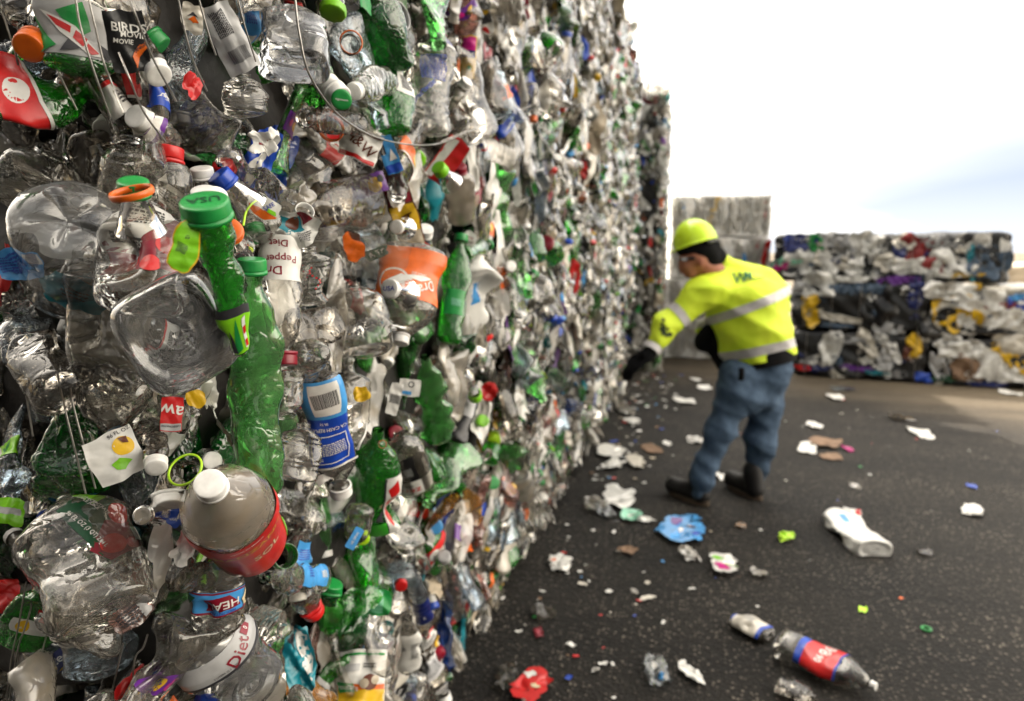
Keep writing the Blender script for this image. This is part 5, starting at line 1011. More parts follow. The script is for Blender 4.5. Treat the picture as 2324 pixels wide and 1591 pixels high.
def cut(me, a, b, na, nb, grow=0.0):
    """the share of a mesh between two planes, as a mesh of its own"""
    bm = bmesh.new(); bm.from_mesh(me)
    for p, n in ((a, na), (b, nb)):
        if p is not None: bmesh.ops.bisect_plane(bm, geom=bm.verts[:]+bm.edges[:]+bm.faces[:], plane_co=Vector(p), plane_no=Vector(n), clear_outer=True)
    if grow:
        bm.normal_update(); ns = [v.normal.copy() for v in bm.verts]
        for v, n in zip(bm.verts, ns): v.co += n*grow
    out = bpy.data.meshes.new('c'); bm.to_mesh(out); bm.free(); return out
hem_n = -upv*.975+rgt*.22                       # the hem slants up to the right
hem_n = hem_n/np.linalg.norm(hem_n); hp = A(1643, 836, .07)-0*upv
jk = cut(jk, hp, None, hem_n, None)
def arm_side(bm, keep):                          # faces of the left sleeve only
    s0, e0 = P['sl'], P['el']
    ax = e0-s0; ax /= np.linalg.norm(ax)
    for f in list(bm.faces):
        c = np.array(f.calc_center_median()); inside = (c-P['el'])@ax > -.145 and np.linalg.norm(np.cross(c-P['el'], ax)) < .14 and (c-CAM)@rgt < (P['sl']-CAM)@rgt
        if inside != keep: bm.faces.remove(f)
def strip(a, b, n, sleeve, grow=.004):
    n = np.array(n)/np.linalg.norm(n); me = cut(jk, a, b, -n, n, grow)
    bm = bmesh.new(); bm.from_mesh(me)
    arm_side(bm, sleeve); bmesh.ops.delete(bm, geom=[v for v in bm.verts if not v.link_faces], context='VERTS'); bm.to_mesh(me); bm.free(); return me
J = jk.copy()
jo = child('jacket', J, 'hivis')
upn = np.array(-hem_n)
mid_n = upv*.93-rgt*.0+0; mid_n = upv*.92-rgt*.36; mid_n /= np.linalg.norm(mid_n)
child('reflective_stripe', strip(A(1640, 820, .07), A(1640, 799, .07), upn, False), 'reflective')
child('reflective_stripe', strip(A(1600, 742, .07), A(1600, 721, .07), mid_n, False), 'reflective')
sax = P['el']-P['sl']; sax /= np.linalg.norm(sax)
me = cut(jk, A(1541, 703, -.05), A(1529, 719, -.05), -sax, sax, .004)
bm = bmesh.new(); bm.from_mesh(me)
for f in list(bm.faces):
    c = np.array(f.calc_center_median())
    if np.linalg.norm(np.cross(c-P['el'], sax)) > .16 or (c-P['el'])@rgt > .18: bm.faces.remove(f)
bmesh.ops.delete(bm, geom=[v for v in bm.verts if not v.link_faces], context='VERTS'); bm.to_mesh(me); bm.free(); child('reflective_stripe', me, 'reflective')
wax = P['wl']-P['el']; wax /= np.linalg.norm(wax)
V, F = tube([P['wl']+wax*.03, P['wl']+wax*.05, P['wl']+wax*.07], .058, 20); child('cuff', mesh(V, F), 'reflective')
def vest(bm):
    caps_bm(bm, A(1730, 832, .07), A(1726, 800, .07), .203, .20); caps_bm(bm, A(1618, 760, .19), A(1660, 818, .17), .085, .10); caps_bm(bm, A(1622, 736, .15), A(1600, 775, .19), .06, .07)
vm = blob(vest, .013, 4); vm = cut(vm, hp-upv*.035, None, hem_n, None); child('inner_jacket', vm, 'black_cloth')
# logo and soot on the jacket
def onto(me, px, py, lift=.004):
    from mathutils.bvhtree import BVHTree
    global _bv, _bvm
    if globals().get('_bvm') is not me: bm = bmesh.new(); bm.from_mesh(me); _bv = BVHTree.FromBMesh(bm); bm.free(); _bvm = me
    r = Vector(at(px, py, 1)-CAM).normalized(); h = _bv.ray_cast(Vector(CAM), r)
    return np.array(h[0]+h[1]*lift) if h[0] else None
def print_on(me, txt, px, py, hpx, slant, name, mat):
    V, F = text_geo(txt); out = []; c_, s_ = math.cos(R(slant)), math.sin(R(slant))
    for x, y in V:
        p = onto(me, px+(x*c_-y*s_)*hpx, py-(x*s_+y*c_)*hpx); out.append(p if p is not None else A(px, py))
    o = child(name, mesh(np.array(out), F), mat, False); return o
print_on(jk, 'W', 1680, 631, 24, 4, 'logo', 'logo_green')
print_on(jk, 'M', 1697, 626, 18, 4, 'logo', 'logo_green')
print_on(jk, 'MANAGEMENT', 1716, 633, 5, 8, 'logo_lettering', 'soot')
rs = np.random.RandomState(4); SV, SF = [], []
for k in range(14):
    x, y, r = 1505+rs.normal(0, 7), 748+rs.normal(0, 9), rs.uniform(2, 6); o_ = len(SV); ok = True; ring_ = [onto(jk, x+r*math.cos(a)*rs.uniform(.6, 1.2), y+r*math.sin(a)*rs.uniform(.6, 1.3), .003) for a in np.linspace(0, 5.8, 9)]
    if all(q is not None for q in ring_): SV += ring_; SF.append(list(range(o_, o_+9)))
if SF: child('soot_stain', mesh(np.array(SV), SF), 'soot', False)
# trousers
def jeans(bm):
    caps_bm(bm, A(1728, 832, .07), A(1714, 868, .07), .190, .192); caps_bm(bm, A(1705, 860, .04), A(1690, 890, .01), .165, .155)
    caps_bm(bm, P['hl']-upv*.03, P['kl'], .145, .100); caps_bm(bm, P['kl'], P['al'], .102, .082); caps_bm(bm, P['al'], P['cl'], .080, .074); caps_bm(bm, P['hr']-upv*.03, P['kr'], .145, .100); caps_bm(bm, P['kr'], P['ar'], .10, .080); caps_bm(bm, P['ar'], P['cr'], .078, .072)
child('jeans', blob(jeans, .012, 4, folds(9, .0075, 14, 42, (.5, .1, 1))), 'denim')
V, F = tube([A(1683, 835, -.165), A(1683, 850, -.17), A(1682, 862, -.16)], .016, 10); child('belt_pouch', mesh(V, F), 'black_cloth')
for (hx, hy, tx, ty) in ((1597, 1146, 1522, 1118), (1718, 1133, 1652, 1101)):
    h0, t0 = ground(hx, hy), ground(tx, ty); dr = (t0-h0); L = .31; dr /= np.linalg.norm(dr)
    def boot(bm, h0=h0, dr=dr):
        z = np.array([0, 0, 1.0]); caps_bm(bm, h0+z*.055+dr*.02, h0+z*.17+dr*.05, .056, .062); caps_bm(bm, h0+z*.05+dr*.02, h0+z*.055+dr*.235, .052, .056); caps_bm(bm, h0+z*.08+dr*.08, h0+z*.055+dr*.2, .05, .045)
    bt = cut(blob(boot, .009, 4), (0, 0, .022), None, (0, 0, -1), None); bo = child('boot', bt, 'boot')
    sd_ = np.cross(dr, [0, 0, 1]); pts = []
    for a in np.linspace(0, 6.2832, 28, endpoint=False):
        x = math.cos(a); y = math.sin(a); pts.append(h0+dr*(.115+.155*x)+sd_*(.054*y*(1-.12*math.cos(2*a))))
    pts = np.array(pts); n = 28; V = np.concatenate([pts+[0, 0, .004], pts+[0, 0, .030]]); F = [[i, (i+1) % n, n+(i+1) % n, n+i] for i in range(n)]+[list(range(n))[::-1], list(range(n, 2*n))]
    me = mesh(V, F); co = V-MI; me.vertices.foreach_set('co', co.astype(np.float32).ravel()); so = link('sole', me, 'sole', bo, False)
# gloves with fingers
def glove(w, d, nrm, side):
    d = d/np.linalg.norm(d); s_ = np.cross(d, nrm); s_ /= np.linalg.norm(s_)
    def f(bm):
        caps_bm(bm, w, w+d*.03, .042, .044); palm = w+d*.085
        for k in range(4):
            o0 = s_*(.030-.020*k)*side; Lf = [.036, .042, .038, .030][k]; b0 = palm+o0+d*.030; caps_bm(bm, w+d*.03+o0*.8, b0, .020, .015)
            j1 = b0+d*Lf*.9-nrm*.010; j2 = j1+d*Lf*.45-nrm*Lf*.6; j3 = j2+d*.004-nrm*Lf*.6
            caps_bm(bm, b0, j1, .0135, .0125); caps_bm(bm, j1, j2, .0125, .0115); caps_bm(bm, j2, j3, .0115, .0100)
        tb = w+d*.045+s_*.034*side; t1 = tb+d*.03+s_*.028*side-nrm*.012; t2 = t1+d*.03+s_*.004*side-nrm*.012
        caps_bm(bm, tb, t1, .018, .015); caps_bm(bm, t1, t2, .015, .012)
    return blob(f, .005, 2)
child('glove', glove(P['wl']+wax*.08, (A(1452, 806, -.10)-P['wl']), upv*.8-fwd*.5, 1), 'black_cloth')
child('glove', glove(P['wr'], (A(1640, 815, .26)-P['wr']), upv*.7-fwd*.5, -1), 'black_cloth')
# hard hat, knitted cap, glasses
hax = upv*.955-rgt*.295; hax /= np.linalg.norm(hax); hf = -(rgt*.955+upv*.295); hf /= np.linalg.norm(hf); hs = np.cross(hax, hf); hc = A(1579, 553)
th = np.linspace(0, 6.2832, 64, endpoint=False); rows = []
for k in range(14):
    a = k/13*math.pi/2; r, z = .119*math.cos(a)**.85 if k < 13 else 0.0005, .140*math.sin(a); rows.append(hc+hax*z+r*(1.08*np.cos(th)[:, None]*hf+.92*np.sin(th)[:, None]*hs)*(1+.0*z))
brim = []
for r, z in ((.112, -.004), (.121, -.006), (.128, -.008), (.121, -.001)):
    ext = 1+.26*np.clip(np.cos(th), 0, 1)**3
    brim.append(hc+hax*z+r*(1.08*(np.cos(th)*ext)[:, None]*hf+.92*np.sin(th)[:, None]*hs))
V = np.concatenate(brim+rows); ho = child('hard_hat', mesh(V, grid_faces(18, 64, True)), 'hat_lime')
V, F = tube([hc+hf*(-.13+.245*math.sin(a))*0+hax*(.142*math.sin(a))+hf*(.125*math.cos(a)) for a in np.linspace(.15, 2.99, 20)], .010, 8); me = mesh(V, F); me.vertices.foreach_set('co', (V-MI).astype(np.float32).ravel()); link('hat_ridge', me, 'hat_lime', ho)
def beanie(bm):
    ball_bm(bm, A(1585, 566), .112, (1.0, .86, .75)); ball_bm(bm, A(1598, 574), .088, (1.0, .9, .9)); ball_bm(bm, A(1568, 569), .092, (.95, .88, .50)); ball_bm(bm, A(1612, 562), .062); ball_bm(bm, A(1606, 588, .02), .085); ball_bm(bm, A(1622, 586, .04), .075)
child('knit_cap', blob(beanie, .009, 4), 'black_cloth')
V, F = tube([hc+hax*-.02+hf*(.115*math.cos(a)*1.0)+hs*(.112*math.sin(a)) for a in np.linspace(1.9, 4.4, 16)], .009, 8); child('head_strap', mesh(V, F), 'black')
gl = []; gc = A(1551, 590)
V, F = tube([gc+rgt*.05-fwd*.075, gc+rgt*.02-fwd*.075, gc-rgt*.012-fwd*.05, gc-rgt*.022, gc-rgt*.012+fwd*.05], .0085, 8); child('safety_glasses', mesh(V, F), 'black')
V, F = sheet_geo(.034, .02, 3, .1, 8); mm = Matrix(((1, 0, 0, 0), (0, 1, 0, 0), (0, 0, 1, 0), (0, 0, 0, 1)))
V3 = np.array([A(1553, 588, -.082)+rgt*a+upv*b-fwd*c for a, b, c in V]); child('lens', mesh(V3, F), 'grey', True)
ball = bmesh.new(); ball_bm(ball, A(1590, 597, -.078), .017, (1, .5, 1.5)); me = bpy.data.meshes.new('ear'); ball.to_mesh(me); ball.free(); child('ear', me, 'skin')

# ------------------------------------------------------------ bales across the yard
solid('ridge_black', (.012, .012, .013), .45, .5, 10, .5); solid('jug_white', (.92, .90, .87), .5, .25, 14, .4, dark=(.78, .74, .68)); solid('slate', (.07, .11, .17), .5, .3, 20, .2); solid('brick_red', (.26, .02, .02), .5, .3, 20, .2)
solid('card', (.20, .12, .07), .8, .3, 20, .2)
g1, g2 = ground(1800, 852), ground(2324, 886); ru = (g2-g1)/np.linalg.norm(g2-g1); rn = np.array([ru[1], -ru[0], 0]);
if rn @ (CAM-g1) < 0: rn = -rn
def rowpt(px, back=0.0):                         # where the view through column px meets the row's face
    r = fwd+rgt*(px-CX)/FPX; r = np.array([r[0], r[1], 0]); o = g1-rn*back; k = ((o-CAM)@rn)/(r@rn); p = CAM+r*k; p[2] = 0; return p
def panel(parent, px, py, w, h, rot, mat, back, lift=.03, crump=.5, seed=None):
    r = fwd+rgt*(px-CX)/FPX-upv*(py-CY)/FPX; o = g1-rn*back+rn*lift; k = ((o-CAM)@rn)/(r@rn); p = CAM+r*k; d = k
    V, F = sheet_geo(w*d/FPX*1.12, h*d/FPX*1.12, seed or int(px+py*3), crump*1.7, 26, .28); c_, s_ = math.cos(R(rot)), math.sin(R(rot)); x = ru*(1 if ru@rgt > 0 else -1); z = np.array([0, 0, 1.0]); xx = x*c_+z*s_; zz = z*c_-x*s_
    W = p+V[:, :1]*xx+V[:, 1:2]*zz+V[:, 2:3]*rn - np.array(parent.matrix_world.translation); link('plastic_sheet', mesh(W, F), mat, parent)
TB = [0, .57, 1.14, 1.72]
far = [  # tier, px from, px to, set back, label, panels
 (0, 1800, 2110, 0, 'bottom bale of black and white plastic behind the worker', 'ridge_black', [(1885, 790, 36, 75, -4, 'white'), (1968, 778, 30, 62, 24, 'offwhite'), (2012, 815, 30, 60, -18, 'silver'), (2030, 800, 16, 50, 20, 'white'), (2076, 785, 26, 52, 0, 'yellow'), (2062, 800, 20, 30, 0, 'brown'), (1822, 834, 30, 12, 0, 'red'), (1945, 836, 56, 12, -6, 'purple'), (1850, 835, 60, 10, 0, 'navy'), (1925, 770, 60, 20, 0, 'grey'), (1990, 845, 40, 10, 0, 'teal')]),
 (0, 2115, 2430, 0, 'bottom bale with brown card and white sacks at the right edge', 'ridge_black', [(2150, 775, 50, 30, 0, 'white'), (2185, 795, 80, 40, 10, 'white'), (2197, 832, 50, 62, -4, 'card'), (2262, 836, 76, 66, -20, 'white'), (2292, 812, 90, 22, -40, 'yellow'), (2300, 790, 80, 60, 0, 'offwhite'), (2130, 830, 26, 60, 24, 'silver'), (2095, 856, 30, 20, 0, 'blue'), (2240, 872, 70, 10, 0, 'navy'), (2308, 850, 60, 36, 10, 'white'), (2140, 860, 50, 14, 0, 'dark_green')]),
 (1, 1790, 2108, .04, 'middle bale wrapped mostly in black film with a blue sheet on top', 'ridge_black', [(1840, 702, 36, 62, 4, 'yellow'), (1858, 645, 60, 56, 10, 'white'), (1820, 655, 34, 30, 0, 'silver'), (1948, 655, 96, 24, 4, 'slate'), (2036, 636, 84, 16, 3, 'purple'), (1940, 633, 90, 12, 0, 'white'), (1905, 722, 80, 14, -12, 'offwhite'), (1900, 738, 60, 8, 0, 'slate'), (2015, 745, 60, 20, 0, 'silver'), (1990, 690, 70, 90, 0, 'black'), (2080, 665, 26, 70, 0, 'navy')]),
 (1, 2112, 2440, .0, 'middle bale with a big yellow bag and white sacks', 'offwhite', [(2170, 712, 84, 72, 4, 'yellow'), (2150, 660, 76, 40, 0, 'white'), (2130, 735, 60, 60, 0, 'black'), (2240, 680, 130, 46, 0, 'white'), (2250, 728, 120, 44, 12, 'white'), (2276, 694, 52, 12, 4, 'brick_red'), (2305, 690, 36, 26, 0, 'ink_blue'), (2230, 750, 120, 14, 0, 'black'), (2310, 675, 26, 14, 0, 'light_blue'), (2215, 650, 20, 14, 0, 'yellow')]),
 (2, 1742, 2022, .12, 'top bale with white tarps, green film and a magenta spot', 'ridge_black', [(1812, 552, 56, 44, 0, 'navy'), (1852, 552, 28, 36, 0, 'green'), (1800, 590, 80, 18, 8, 'mint'), (1838, 598, 92, 60, 0, 'white'), (1862, 575, 30, 40, 0, 'offwhite'), (1878, 545, 54, 34, 0, 'silver'), (1910, 562, 46, 60, 0, 'grey'), (1950, 560, 50, 60, -2, 'white'), (1940, 595, 34, 50, -8, 'white'), (1978, 552, 44, 40, 0, 'white'), (1772, 600, 28, 30, 0, 'magenta'), (1785, 548, 12, 20, 0, 'blue'), (1918, 600, 24, 30, 0, 'offwhite'), (2010, 595, 40, 34, 30, 'offwhite')]),
 (2, 2026, 2282, .12, 'top bale with a brick red sheet and white tarps against the sky', 'ridge_black', [(2098, 572, 92, 50, -22, 'brick_red'), (2100, 603, 60, 30, 0, 'white'), (2052, 548, 34, 36, 0, 'offwhite'), (2172, 580, 86, 86, 0, 'white'), (2240, 560, 66, 56, 0, 'white'), (2243, 602, 74, 52, 0, 'slate'), (2055, 604, 66, 34, 0, 'white'), (2130, 552, 50, 20, 0, 'grey'), (2140, 618, 90, 18, 0, 'white'), (2185, 624, 70, 10, 0, 'yellow'), (2040, 570, 22, 40, 0, 'navy'), (2205, 600, 14, 70, 10, 'teal')])]
for i, (tr, xa, xb, back, lab, cm, pans) in enumerate(far):
    a, b = rowpt(xa, back), rowpt(xb, back); Lb = np.linalg.norm(b-a); c_ = (a+b)/2-rn*.55; c_[2] = TB[tr]
    o = empty('plastic_bale', Matrix.Translation(Vector(c_))); tag(o, lab, 'bale', 'mixed plastic bales across the yard')
    V, F = lumpy_box(-Lb/2+.02, Lb/2-.02, -.55, .55, .015, TB[tr+1]-TB[tr]-.02, 200+i, .035, 30); W = V[:, :1]*ru+V[:, 1:2]*-rn+V[:, 2:]*np.array([0, 0, 1.0]); link('bale_core', mesh(W, F), cm, o)
    rs = np.random.RandomState(500+i); bpy.context.view_layer.update()
    for k in range(34):                          # smaller film pieces between the big sheets
        px, py = xa+(xb-xa)*rs.uniform(.03, .97), proj(rowpt((xa+xb)/2, back)+np.array([0, 0, TB[tr]+rs.uniform(.06, .52)]))[1]
        panel(o, px, py, rs.uniform(8, 34), rs.uniform(6, 24), rs.uniform(-50, 50), rs.choice(['white', 'white', 'offwhite', 'grey', 'black', 'ridge_black', 'navy', 'silver', 'white', 'white', 'slate', 'milky', 'black']), back, .012, .8, 700+i*20+k)
    for p_ in pans: panel(o, *p_, back)
    for k in range(5):
        u = (k+.5)/5; q0 = a+(b-a)*u-np.array(c_); q0[2] = 0; V, F = tube([q0+rn*.055+np.array([0, 0, z]) for z in np.linspace(.02, TB[tr+1]-TB[tr]-.02, 5)], .003, 5); link('baling_wire', mesh(V, F), 'wire', o)
wb = rowpt(2290, 4.5)
for k, (px, back, lab) in enumerate([(2300, 4.5, 'pale distant bale past the right end of the yard row'), (2420, 4.2, 'second pale distant bale, mostly outside the picture')]):
    p = rowpt(px, back); o = empty('plastic_bale', Matrix.Translation(Vector(p))); tag(o, lab, 'bale', 'distant bales'); V, F = lumpy_box(-.6, .6, -.6, .6, 0, 1.3, 260+k, .05); link('bale_core', mesh(V, F), 'beige', o)
# white jug bales beyond the worker
bl, br = at(1520, 700, 9.6), at(1737, 700, 9.4); bu = (br-bl); bu[2] = 0; Lb = np.linalg.norm(bu); bu /= Lb; bn = np.array([bu[1], -bu[0], 0])
for tr in range(4):
    c_ = (bl+br)/2-bn*.55; c_[2] = tr*.565; o = empty('jug_bale', Matrix.Translation(Vector(c_)))
    tag(o, f'bale of pressed white jugs beyond the worker, {["bottom", "second", "third", "topmost"][tr]} of its stack', 'bale', 'white jug bales')
    V, F = lumpy_box(-Lb/2-(.14 if tr < 2 else 0), Lb/2, -.55, .55, .006, .560, 300+tr, .02, 26, .02); W = V[:, :1]*bu+V[:, 1:2]*-bn+V[:, 2:]*np.array([0, 0, 1.0]); link('bale_core', mesh(W, F), 'jug_white', o)
    rs = np.random.RandomState(60+tr); VV, FF, MM, of = [], [], [], 0
    for k in range(90):
        V, F = sheet_geo(rs.uniform(.05, .10), rs.uniform(.2, .5), 900+tr*80+k, .7, 10, .15, 1.2); side = rs.rand() < .3
        x = rs.uniform(-Lb/2, Lb/2); z = rs.uniform(.10, .46); rt = rs.normal(0, .12)
        X = V[:, 0]*math.cos(rt)-V[:, 1]*math.sin(rt); Z = V[:, 0]*math.sin(rt)+V[:, 1]*math.cos(rt)
        if side: W = (x+X)[:, None]*bu*0+bu*(Lb/2*(1 if rs.rand() < .5 else -1)+0)+ (V[:, 2])[:, None]*bu*.3-bn*(rs.uniform(-.5, .5)+X)[:, None]+np.array([0, 0, 1.])*(z+Z)[:, None]
        else: W = (x+X)[:, None]*bu+bn*(.555+rs.uniform(0, .02)+V[:, 2])[:, None]+np.array([0, 0, 1.])*(np.clip(z+Z, .03, .54))[:, None]
        VV.append(W); FF.append(F+of); of += len(W); MM += [0 if rs.rand() < .95 else rs.randint(1, 4)]*len(F)
    link('pressed_jugs', mesh(np.concatenate(VV), np.concatenate(FF), MM), ['white_film', 'light_blue', 'red', 'yellow'], o)['kind'] = 'stuff'

# ------------------------------------------------------------ litter on the asphalt
def litter(px, py, w, h, rot, mat, label, dec=None, crump=.8, name='litter', cat='litter', grp='larger litter on the asphalt', lift=None, n=24, seed=None, rag=.2):
    p = ground(px, py); d = proj(p)[2]; W = w*.88*d/FPX; sv = 1.5/np.linalg.norm(p-CAM); H_ = min(h*d/FPX/sv, W*2.2)
    V, F = sheet_geo(W, H_, seed or int(px+py*5), crump, n, rag); zmin = V[:, 2].min(); V[:, 2] -= zmin; V[:, 2] = np.minimum(V[:, 2], .03)*.8+.004
    f2 = fwd.copy(); f2[2] = 0; f2 /= np.linalg.norm(f2); c_, s_ = math.cos(R(rot)), math.sin(R(rot)); x = rgt*c_+f2*s_; y = f2*c_-rgt*s_
    if name == 'litter': name, cat = ('paper_scrap', 'paper') if mat == 'white' and 'wrapper' not in label else (('card_piece', 'cardboard') if mat == 'card' else ('crumpled_wrapper', 'wrapper'))
    o = link(name, mesh(V, F), mat); o.matrix_world = Matrix(((x[0], y[0], 0, p[0]), (x[1], y[1], 0, p[1]), (x[2], y[2], 1, 0), (0, 0, 0, 1))); tag(o, label, cat, grp)
    if dec:
        G = V.reshape(n, n, 3)
        def f3(s, t, dz):
            u = np.clip((s+1)/2, 0, .999)*(n-1); v = np.clip((t+1)/2, 0, .999)*(n-1); i, j = v.astype(int), u.astype(int); fu, fv = u-j, v-i
            P_ = (G[i, j].T*(1-fu)*(1-fv)+G[i, j+1].T*fu*(1-fv)+G[i+1, j].T*(1-fu)*fv+G[i+1, j+1].T*fu*fv).T.copy(); P_[:, 2] += dz+.0015; return P_
        me, mats = decor(dict(L=H_, R=W, kind='soda'), dec, f3); link('print', me, mats, o)
    return o
for a in [(1405, 1132, 84, 44, -12, 'white', 'flat white torn paper on the asphalt by the wall foot'), (1548, 1208, 108, 62, -14, 'light_blue', 'crumpled blue and pink bag on the asphalt before the worker', [('p', [(-.6, .8), (.1, .7), (-.2, .1), (-.7, .3)], 'purple'), ('c', .4, .1, .2, 'pink_clear'), ('c', -.1, -.2, .18, 'white'), ('c', .7, -.3, .2, 'blue')], 1.5),
          (1563, 1262, 40, 30, 10, 'white_film', 'clump of clear and white film below the blue bag', None, 1.6), (1642, 1288, 60, 46, -15, 'white', 'scrunched wrapper in white, lime and pink', [('c', -.4, .3, .35, 'lime'), ('r', -.6, .5, -.7, -.2, 'magenta'), ('c', .6, -.2, .3, 'lime')], 1.5), (1724, 1306, 42, 18, -8, 'milky', 'grey film scrap right of the lime and pink wrapper', None, 1.2),
          (1432, 1174, 50, 26, -10, 'mint', 'green and white label scrap below the flat white paper', [('c', 0, 0, .4, 'white')]), (1425, 1252, 44, 18, -35, 'card', 'orange brown card strip on the asphalt'), (1682, 1196, 26, 10, -30, 'amber_clear', 'small amber chip right of the blue bag'), (1785, 1223, 38, 18, -35, 'neon', 'folded lime plastic curl on the open asphalt', None, 1.4),
          (1566, 1532, 44, 54, 20, 'white', 'white two winged paper scrap near the bottom edge', None, 1.0), (1490, 1532, 64, 60, 0, 'clear_blue', 'crumpled blue and clear wrapper near the bottom edge', [('c', .2, -.5, .35, 'light_blue'), ('c', -.2, .2, .3, 'white')], 1.5), (1958, 1386, 20, 14, -30, 'neon', 'small lime fragment, centre right of the asphalt'),
          (1874, 1008, 74, 24, -30, 'card', 'long brown card flap on the asphalt behind the worker', None, .6), (1886, 1038, 50, 16, -15, 'card', 'short brown card piece beside the long flap', None, .4), (1833, 1020, 44, 24, -25, 'white', 'white scrap at the left of the brown card'), (1924, 1022, 18, 16, 0, 'magenta', 'pink red blob at the end of the brown card', None, 1.5),
          (1848, 968, 34, 15, -5, 'white', 'round white scrap nearer the yard bales'), (2090, 986, 44, 22, -15, 'white', 'bright white crumple on the shaded asphalt'), (2042, 952, 48, 14, -5, 'clear_grey', 'flat clear bottle piece on the far asphalt', None, 1.2), (1912, 886, 56, 9, -4, 'clear_blue', 'thin lavender strip near the yard bales'),
          (1896, 904, 36, 13, -5, 'white', 'white scrap under the thin lavender strip'), (1912, 908, 9, 7, 0, 'red', 'tiny red bit touching the white scrap'), (2206, 1164, 48, 20, -35, 'white', 'oval white crumple at the right of the asphalt', None, 1.3), (2206, 1106, 22, 8, -20, 'blue', 'small blue chip above the oval white crumple'), (1940, 1106, 28, 10, -12, 'milky', 'pale film chip in the middle of the asphalt'),
          (2290, 894, 40, 9, -4, 'white', 'white scrap beside the sunlit strip at the right edge'), (1553, 913, 56, 13, -8, 'white', 'long flat white piece left of the worker'), (1580, 864, 26, 8, 0, 'white', 'small white piece in front of the jug bales'), (1597, 882, 36, 9, -8, 'white', 'white strip close to the worker knee'), (1580, 1002, 44, 14, -12, 'white_film', 'white film pieces beside the worker shin'),
          (1420, 935, 40, 46, 0, 'white_film', 'heap of white film fallen at the wall foot', None, 2.0), (1436, 960, 34, 28, 10, 'white', 'white crumple against the wall foot', None, 2.0), (1385, 1030, 66, 30, -8, 'white', 'upper of two white sheets by the wall foot', None, 1.2), (1392, 1058, 52, 22, -28, 'white', 'lower of two white sheets by the wall foot', None, 1.2),
          (1442, 1052, 44, 30, 0, 'offwhite', 'beige tangled scrap by the two white sheets', None, 1.8), (1478, 1022, 40, 26, 10, 'card', 'brownish clear box lying on the asphalt', None, .8), (1514, 1008, 20, 10, 0, 'white', 'small white scrap right of the brownish box'), (1372, 1165, 40, 30, 20, 'clear_blue', 'crumpled bluish bottle scrap near the wall foot', None, 1.6), (1350, 1150, 50, 30, 0, 'milky', 'milky crushed scrap near the wall foot', None, 1.8),
          (1272, 1285, 60, 30, 8, 'white', 'white and orange crumple at the foot of the near bales', [('c', -.7, .3, .25, 'orange')], 1.6), (1232, 1396, 66, 26, -50, 'clear_grey', 'grey film strip on the dark asphalt', None, .8), (1222, 1440, 22, 34, 0, 'dark_red', 'dark red scrap under the grey film strip', None, 1.2), (1470, 1360, 44, 8, 25, 'offwhite', 'thin pale stick on the asphalt'), (1440, 1345, 16, 12, 0, 'milky', 'tiny pale flake by the thin stick'),
          (1935, 1168, 44, 12, -40, 'white', 'curled white and red wrapper tip above the labelled bottle', [('r', .4, .9, -.9, .9, 'red')], 1.2), (1945, 1205, 26, 10, -10, 'green', 'green bit touching the labelled bottle'), (2098, 1256, 40, 14, -25, 'clear_grey', 'faint clear scrap on the asphalt', None, .8), (1205, 1568, 90, 70, -30, 'red', 'glossy red and white crumpled wrapper at the bottom edge', [('c', -.5, .5, .35, 'white'), ('c', .3, 0, .25, 'cream')], 1.6),
          (1150, 1545, 60, 50, 0, 'clear_grey', 'clear crushed cup at the bottom edge of the wall foot', None, 1.6), (1462, 1182, 36, 16, 40, 'white', 'short white stick near the blue bag'), (1640, 1085, 30, 16, 0, 'white', 'white scrap between the worker boots')]:
    px, py, w_, h_, rot, m_, lab = a[:7]; litter(px, py, w_, h_, rot, m_, lab, a[7] if len(a) > 7 else None, a[8] if len(a) > 8 else .8)
def gb(c, b, w_, kind, mat, cap, label, dec=None, **kw):
    pc, pb = ground(*c), ground(*b); dm = (proj(pc)[2]+proj(pb)[2])/2; s = kw.pop('squash', .6); Rr = w_/2*dm/FPX/(1+(1-s)*.38); L = float(np.linalg.norm(pc-pb)); z = np.array([0, 0, Rr*s*.95+.004])
    q = dict(kind=kind, L=L, R=Rr, squash=s, crump=kw.pop('crump', .6), dents=4, cr=.0140, seed=kw.pop('seed', 3), **kw); M = frame(pb+z, pc-pb, (0, 0, 1)); o = bottle(M, q, mat, cap, dec); tag(o, label, 'bottle', 'bottles lying on the asphalt'); return o
gb((1985, 1585), (1768, 1482), 100, 'soda', 'clear', 'cap_white', 'crushed clear bottle with a red and blue label lying at the lower right', seed=21, crump=.5, squash=.6,
   dec=[('r', -1.7, 1.7, .30, .66, 'red'), ('r', -1.7, 1.7, .24, .31, 'blue'), ('r', -1.7, 1.7, .655, .68, 'ink_blue'), ('t', '98', -.25, .50, .62, 0, 'white'), ('t', '90', .55, .48, .4, 0, 'white'), ('t', 'S', -.75, .42, .3, 0, 'white'), ('lines', -.9, .5, .4, .5, 3, 0, 'white')])
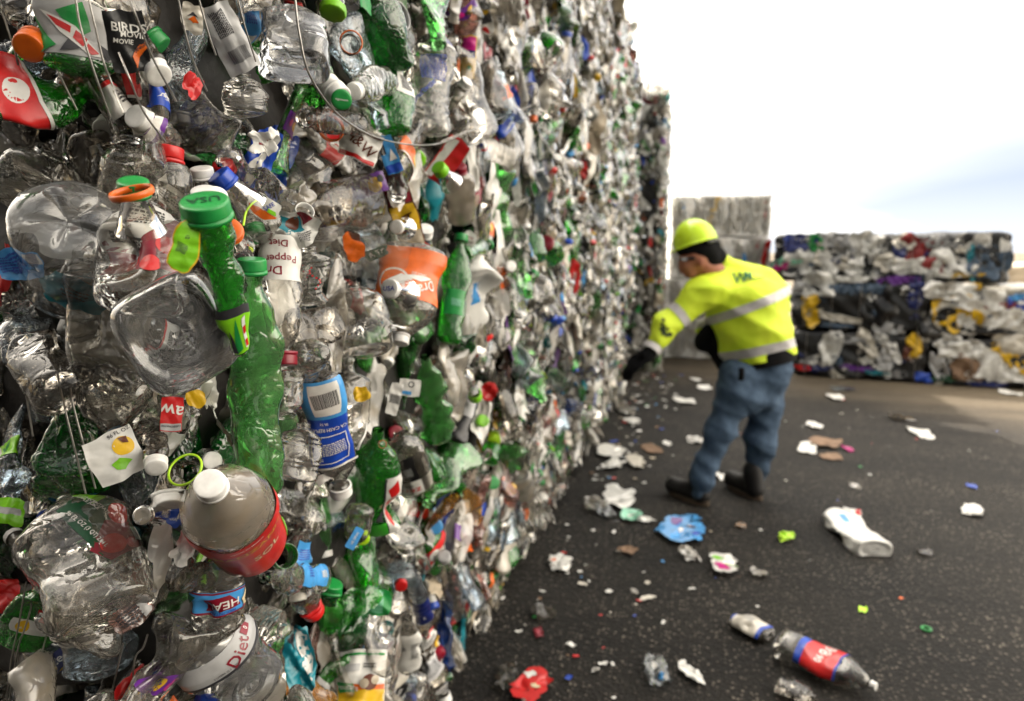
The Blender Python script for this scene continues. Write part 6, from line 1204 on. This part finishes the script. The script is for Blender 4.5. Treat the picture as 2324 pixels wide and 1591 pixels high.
gb((1655, 1412), (1745, 1456), 66, 'soda', 'clear_grey', None, 'torn bottle end with a white and blue label at the lower right', seed=22, crump=.6, squash=.4, dec=[('r', -1.5, 1.5, .15, .85, 'offwhite'), ('r', -1.5, 1.5, .08, .16, 'blue'), ('r', -1.5, 1.5, .84, .9, 'blue'), ('lines', .1, .5, .9, .7, 5, 90, 'silver')])
gb((1880, 1172), (1985, 1262), 84, 'jug', 'white', None, 'flattened white jug with a blue band on the open asphalt', seed=23, crump=.5, squash=.35, dec=[('r', -1.4, 1.4, .56, .72, 'light_blue')])
gb((1850, 1600), (1765, 1565), 60, 'water', 'clear_grey', None, 'crushed dark clear bottle cut off by the bottom edge', seed=24, crump=.9, squash=.5)
p = ground(2102, 1430); th = np.linspace(0, 6.2832, 40, endpoint=False); rows = [np.stack([r*np.cos(th), r*np.sin(th), z+0*th], -1) for r, z in ((.019, .002), (.021, .006), (.019, .010), (.013, .010), (.012, .004), (.019, .002))]
o = link('plastic_ring', mesh(np.concatenate(rows), grid_faces(6, 40, True)), 'green'); o.matrix_world = Matrix.Translation(Vector(p)); tag(o, 'small green ring lying alone on the asphalt', 'ring')
rs = np.random.RandomState(77); cols = ['white', 'offwhite', 'milky', 'clear_blue', 'blue', 'red', 'green', 'beige', 'orange', 'card', 'light_blue', 'lime']; cw = np.array([.3, .15, .15, .08, .05, .05, .04, .06, .02, .06, .03, .01])
for k in range(270):
    if k < 185: yy = rs.uniform(.9, 8.5); xx = -.68+abs(rs.normal(0, .28))
    else: xx, yy = rs.uniform(-.6, 3.4), rs.uniform(1.4, 7.2)
    px, py, d = proj((xx, yy, 0))
    if not (0 < px < 2324 and py < 1620): continue
    m_ = cols[rs.choice(12, p=cw/cw.sum())]; nm_ = dict(milky='milky', clear_blue='bluish', card='brown', light_blue='light blue', offwhite='off-white').get(m_, m_)
    zone = 'along the foot of the wall' if k < 185 else 'scattered on the open asphalt'; s = rs.uniform(.008, .05) if k < 185 else rs.uniform(.006, .022)
    litter(px, py, s*FPX/d, s*FPX/d*rs.uniform(.3, .9)*.5, rs.uniform(-90, 90), m_, f'tiny {nm_} plastic scrap {zone}', None, 1.2, 'plastic_scrap', 'scrap', 'tiny scraps on the asphalt', n=7)
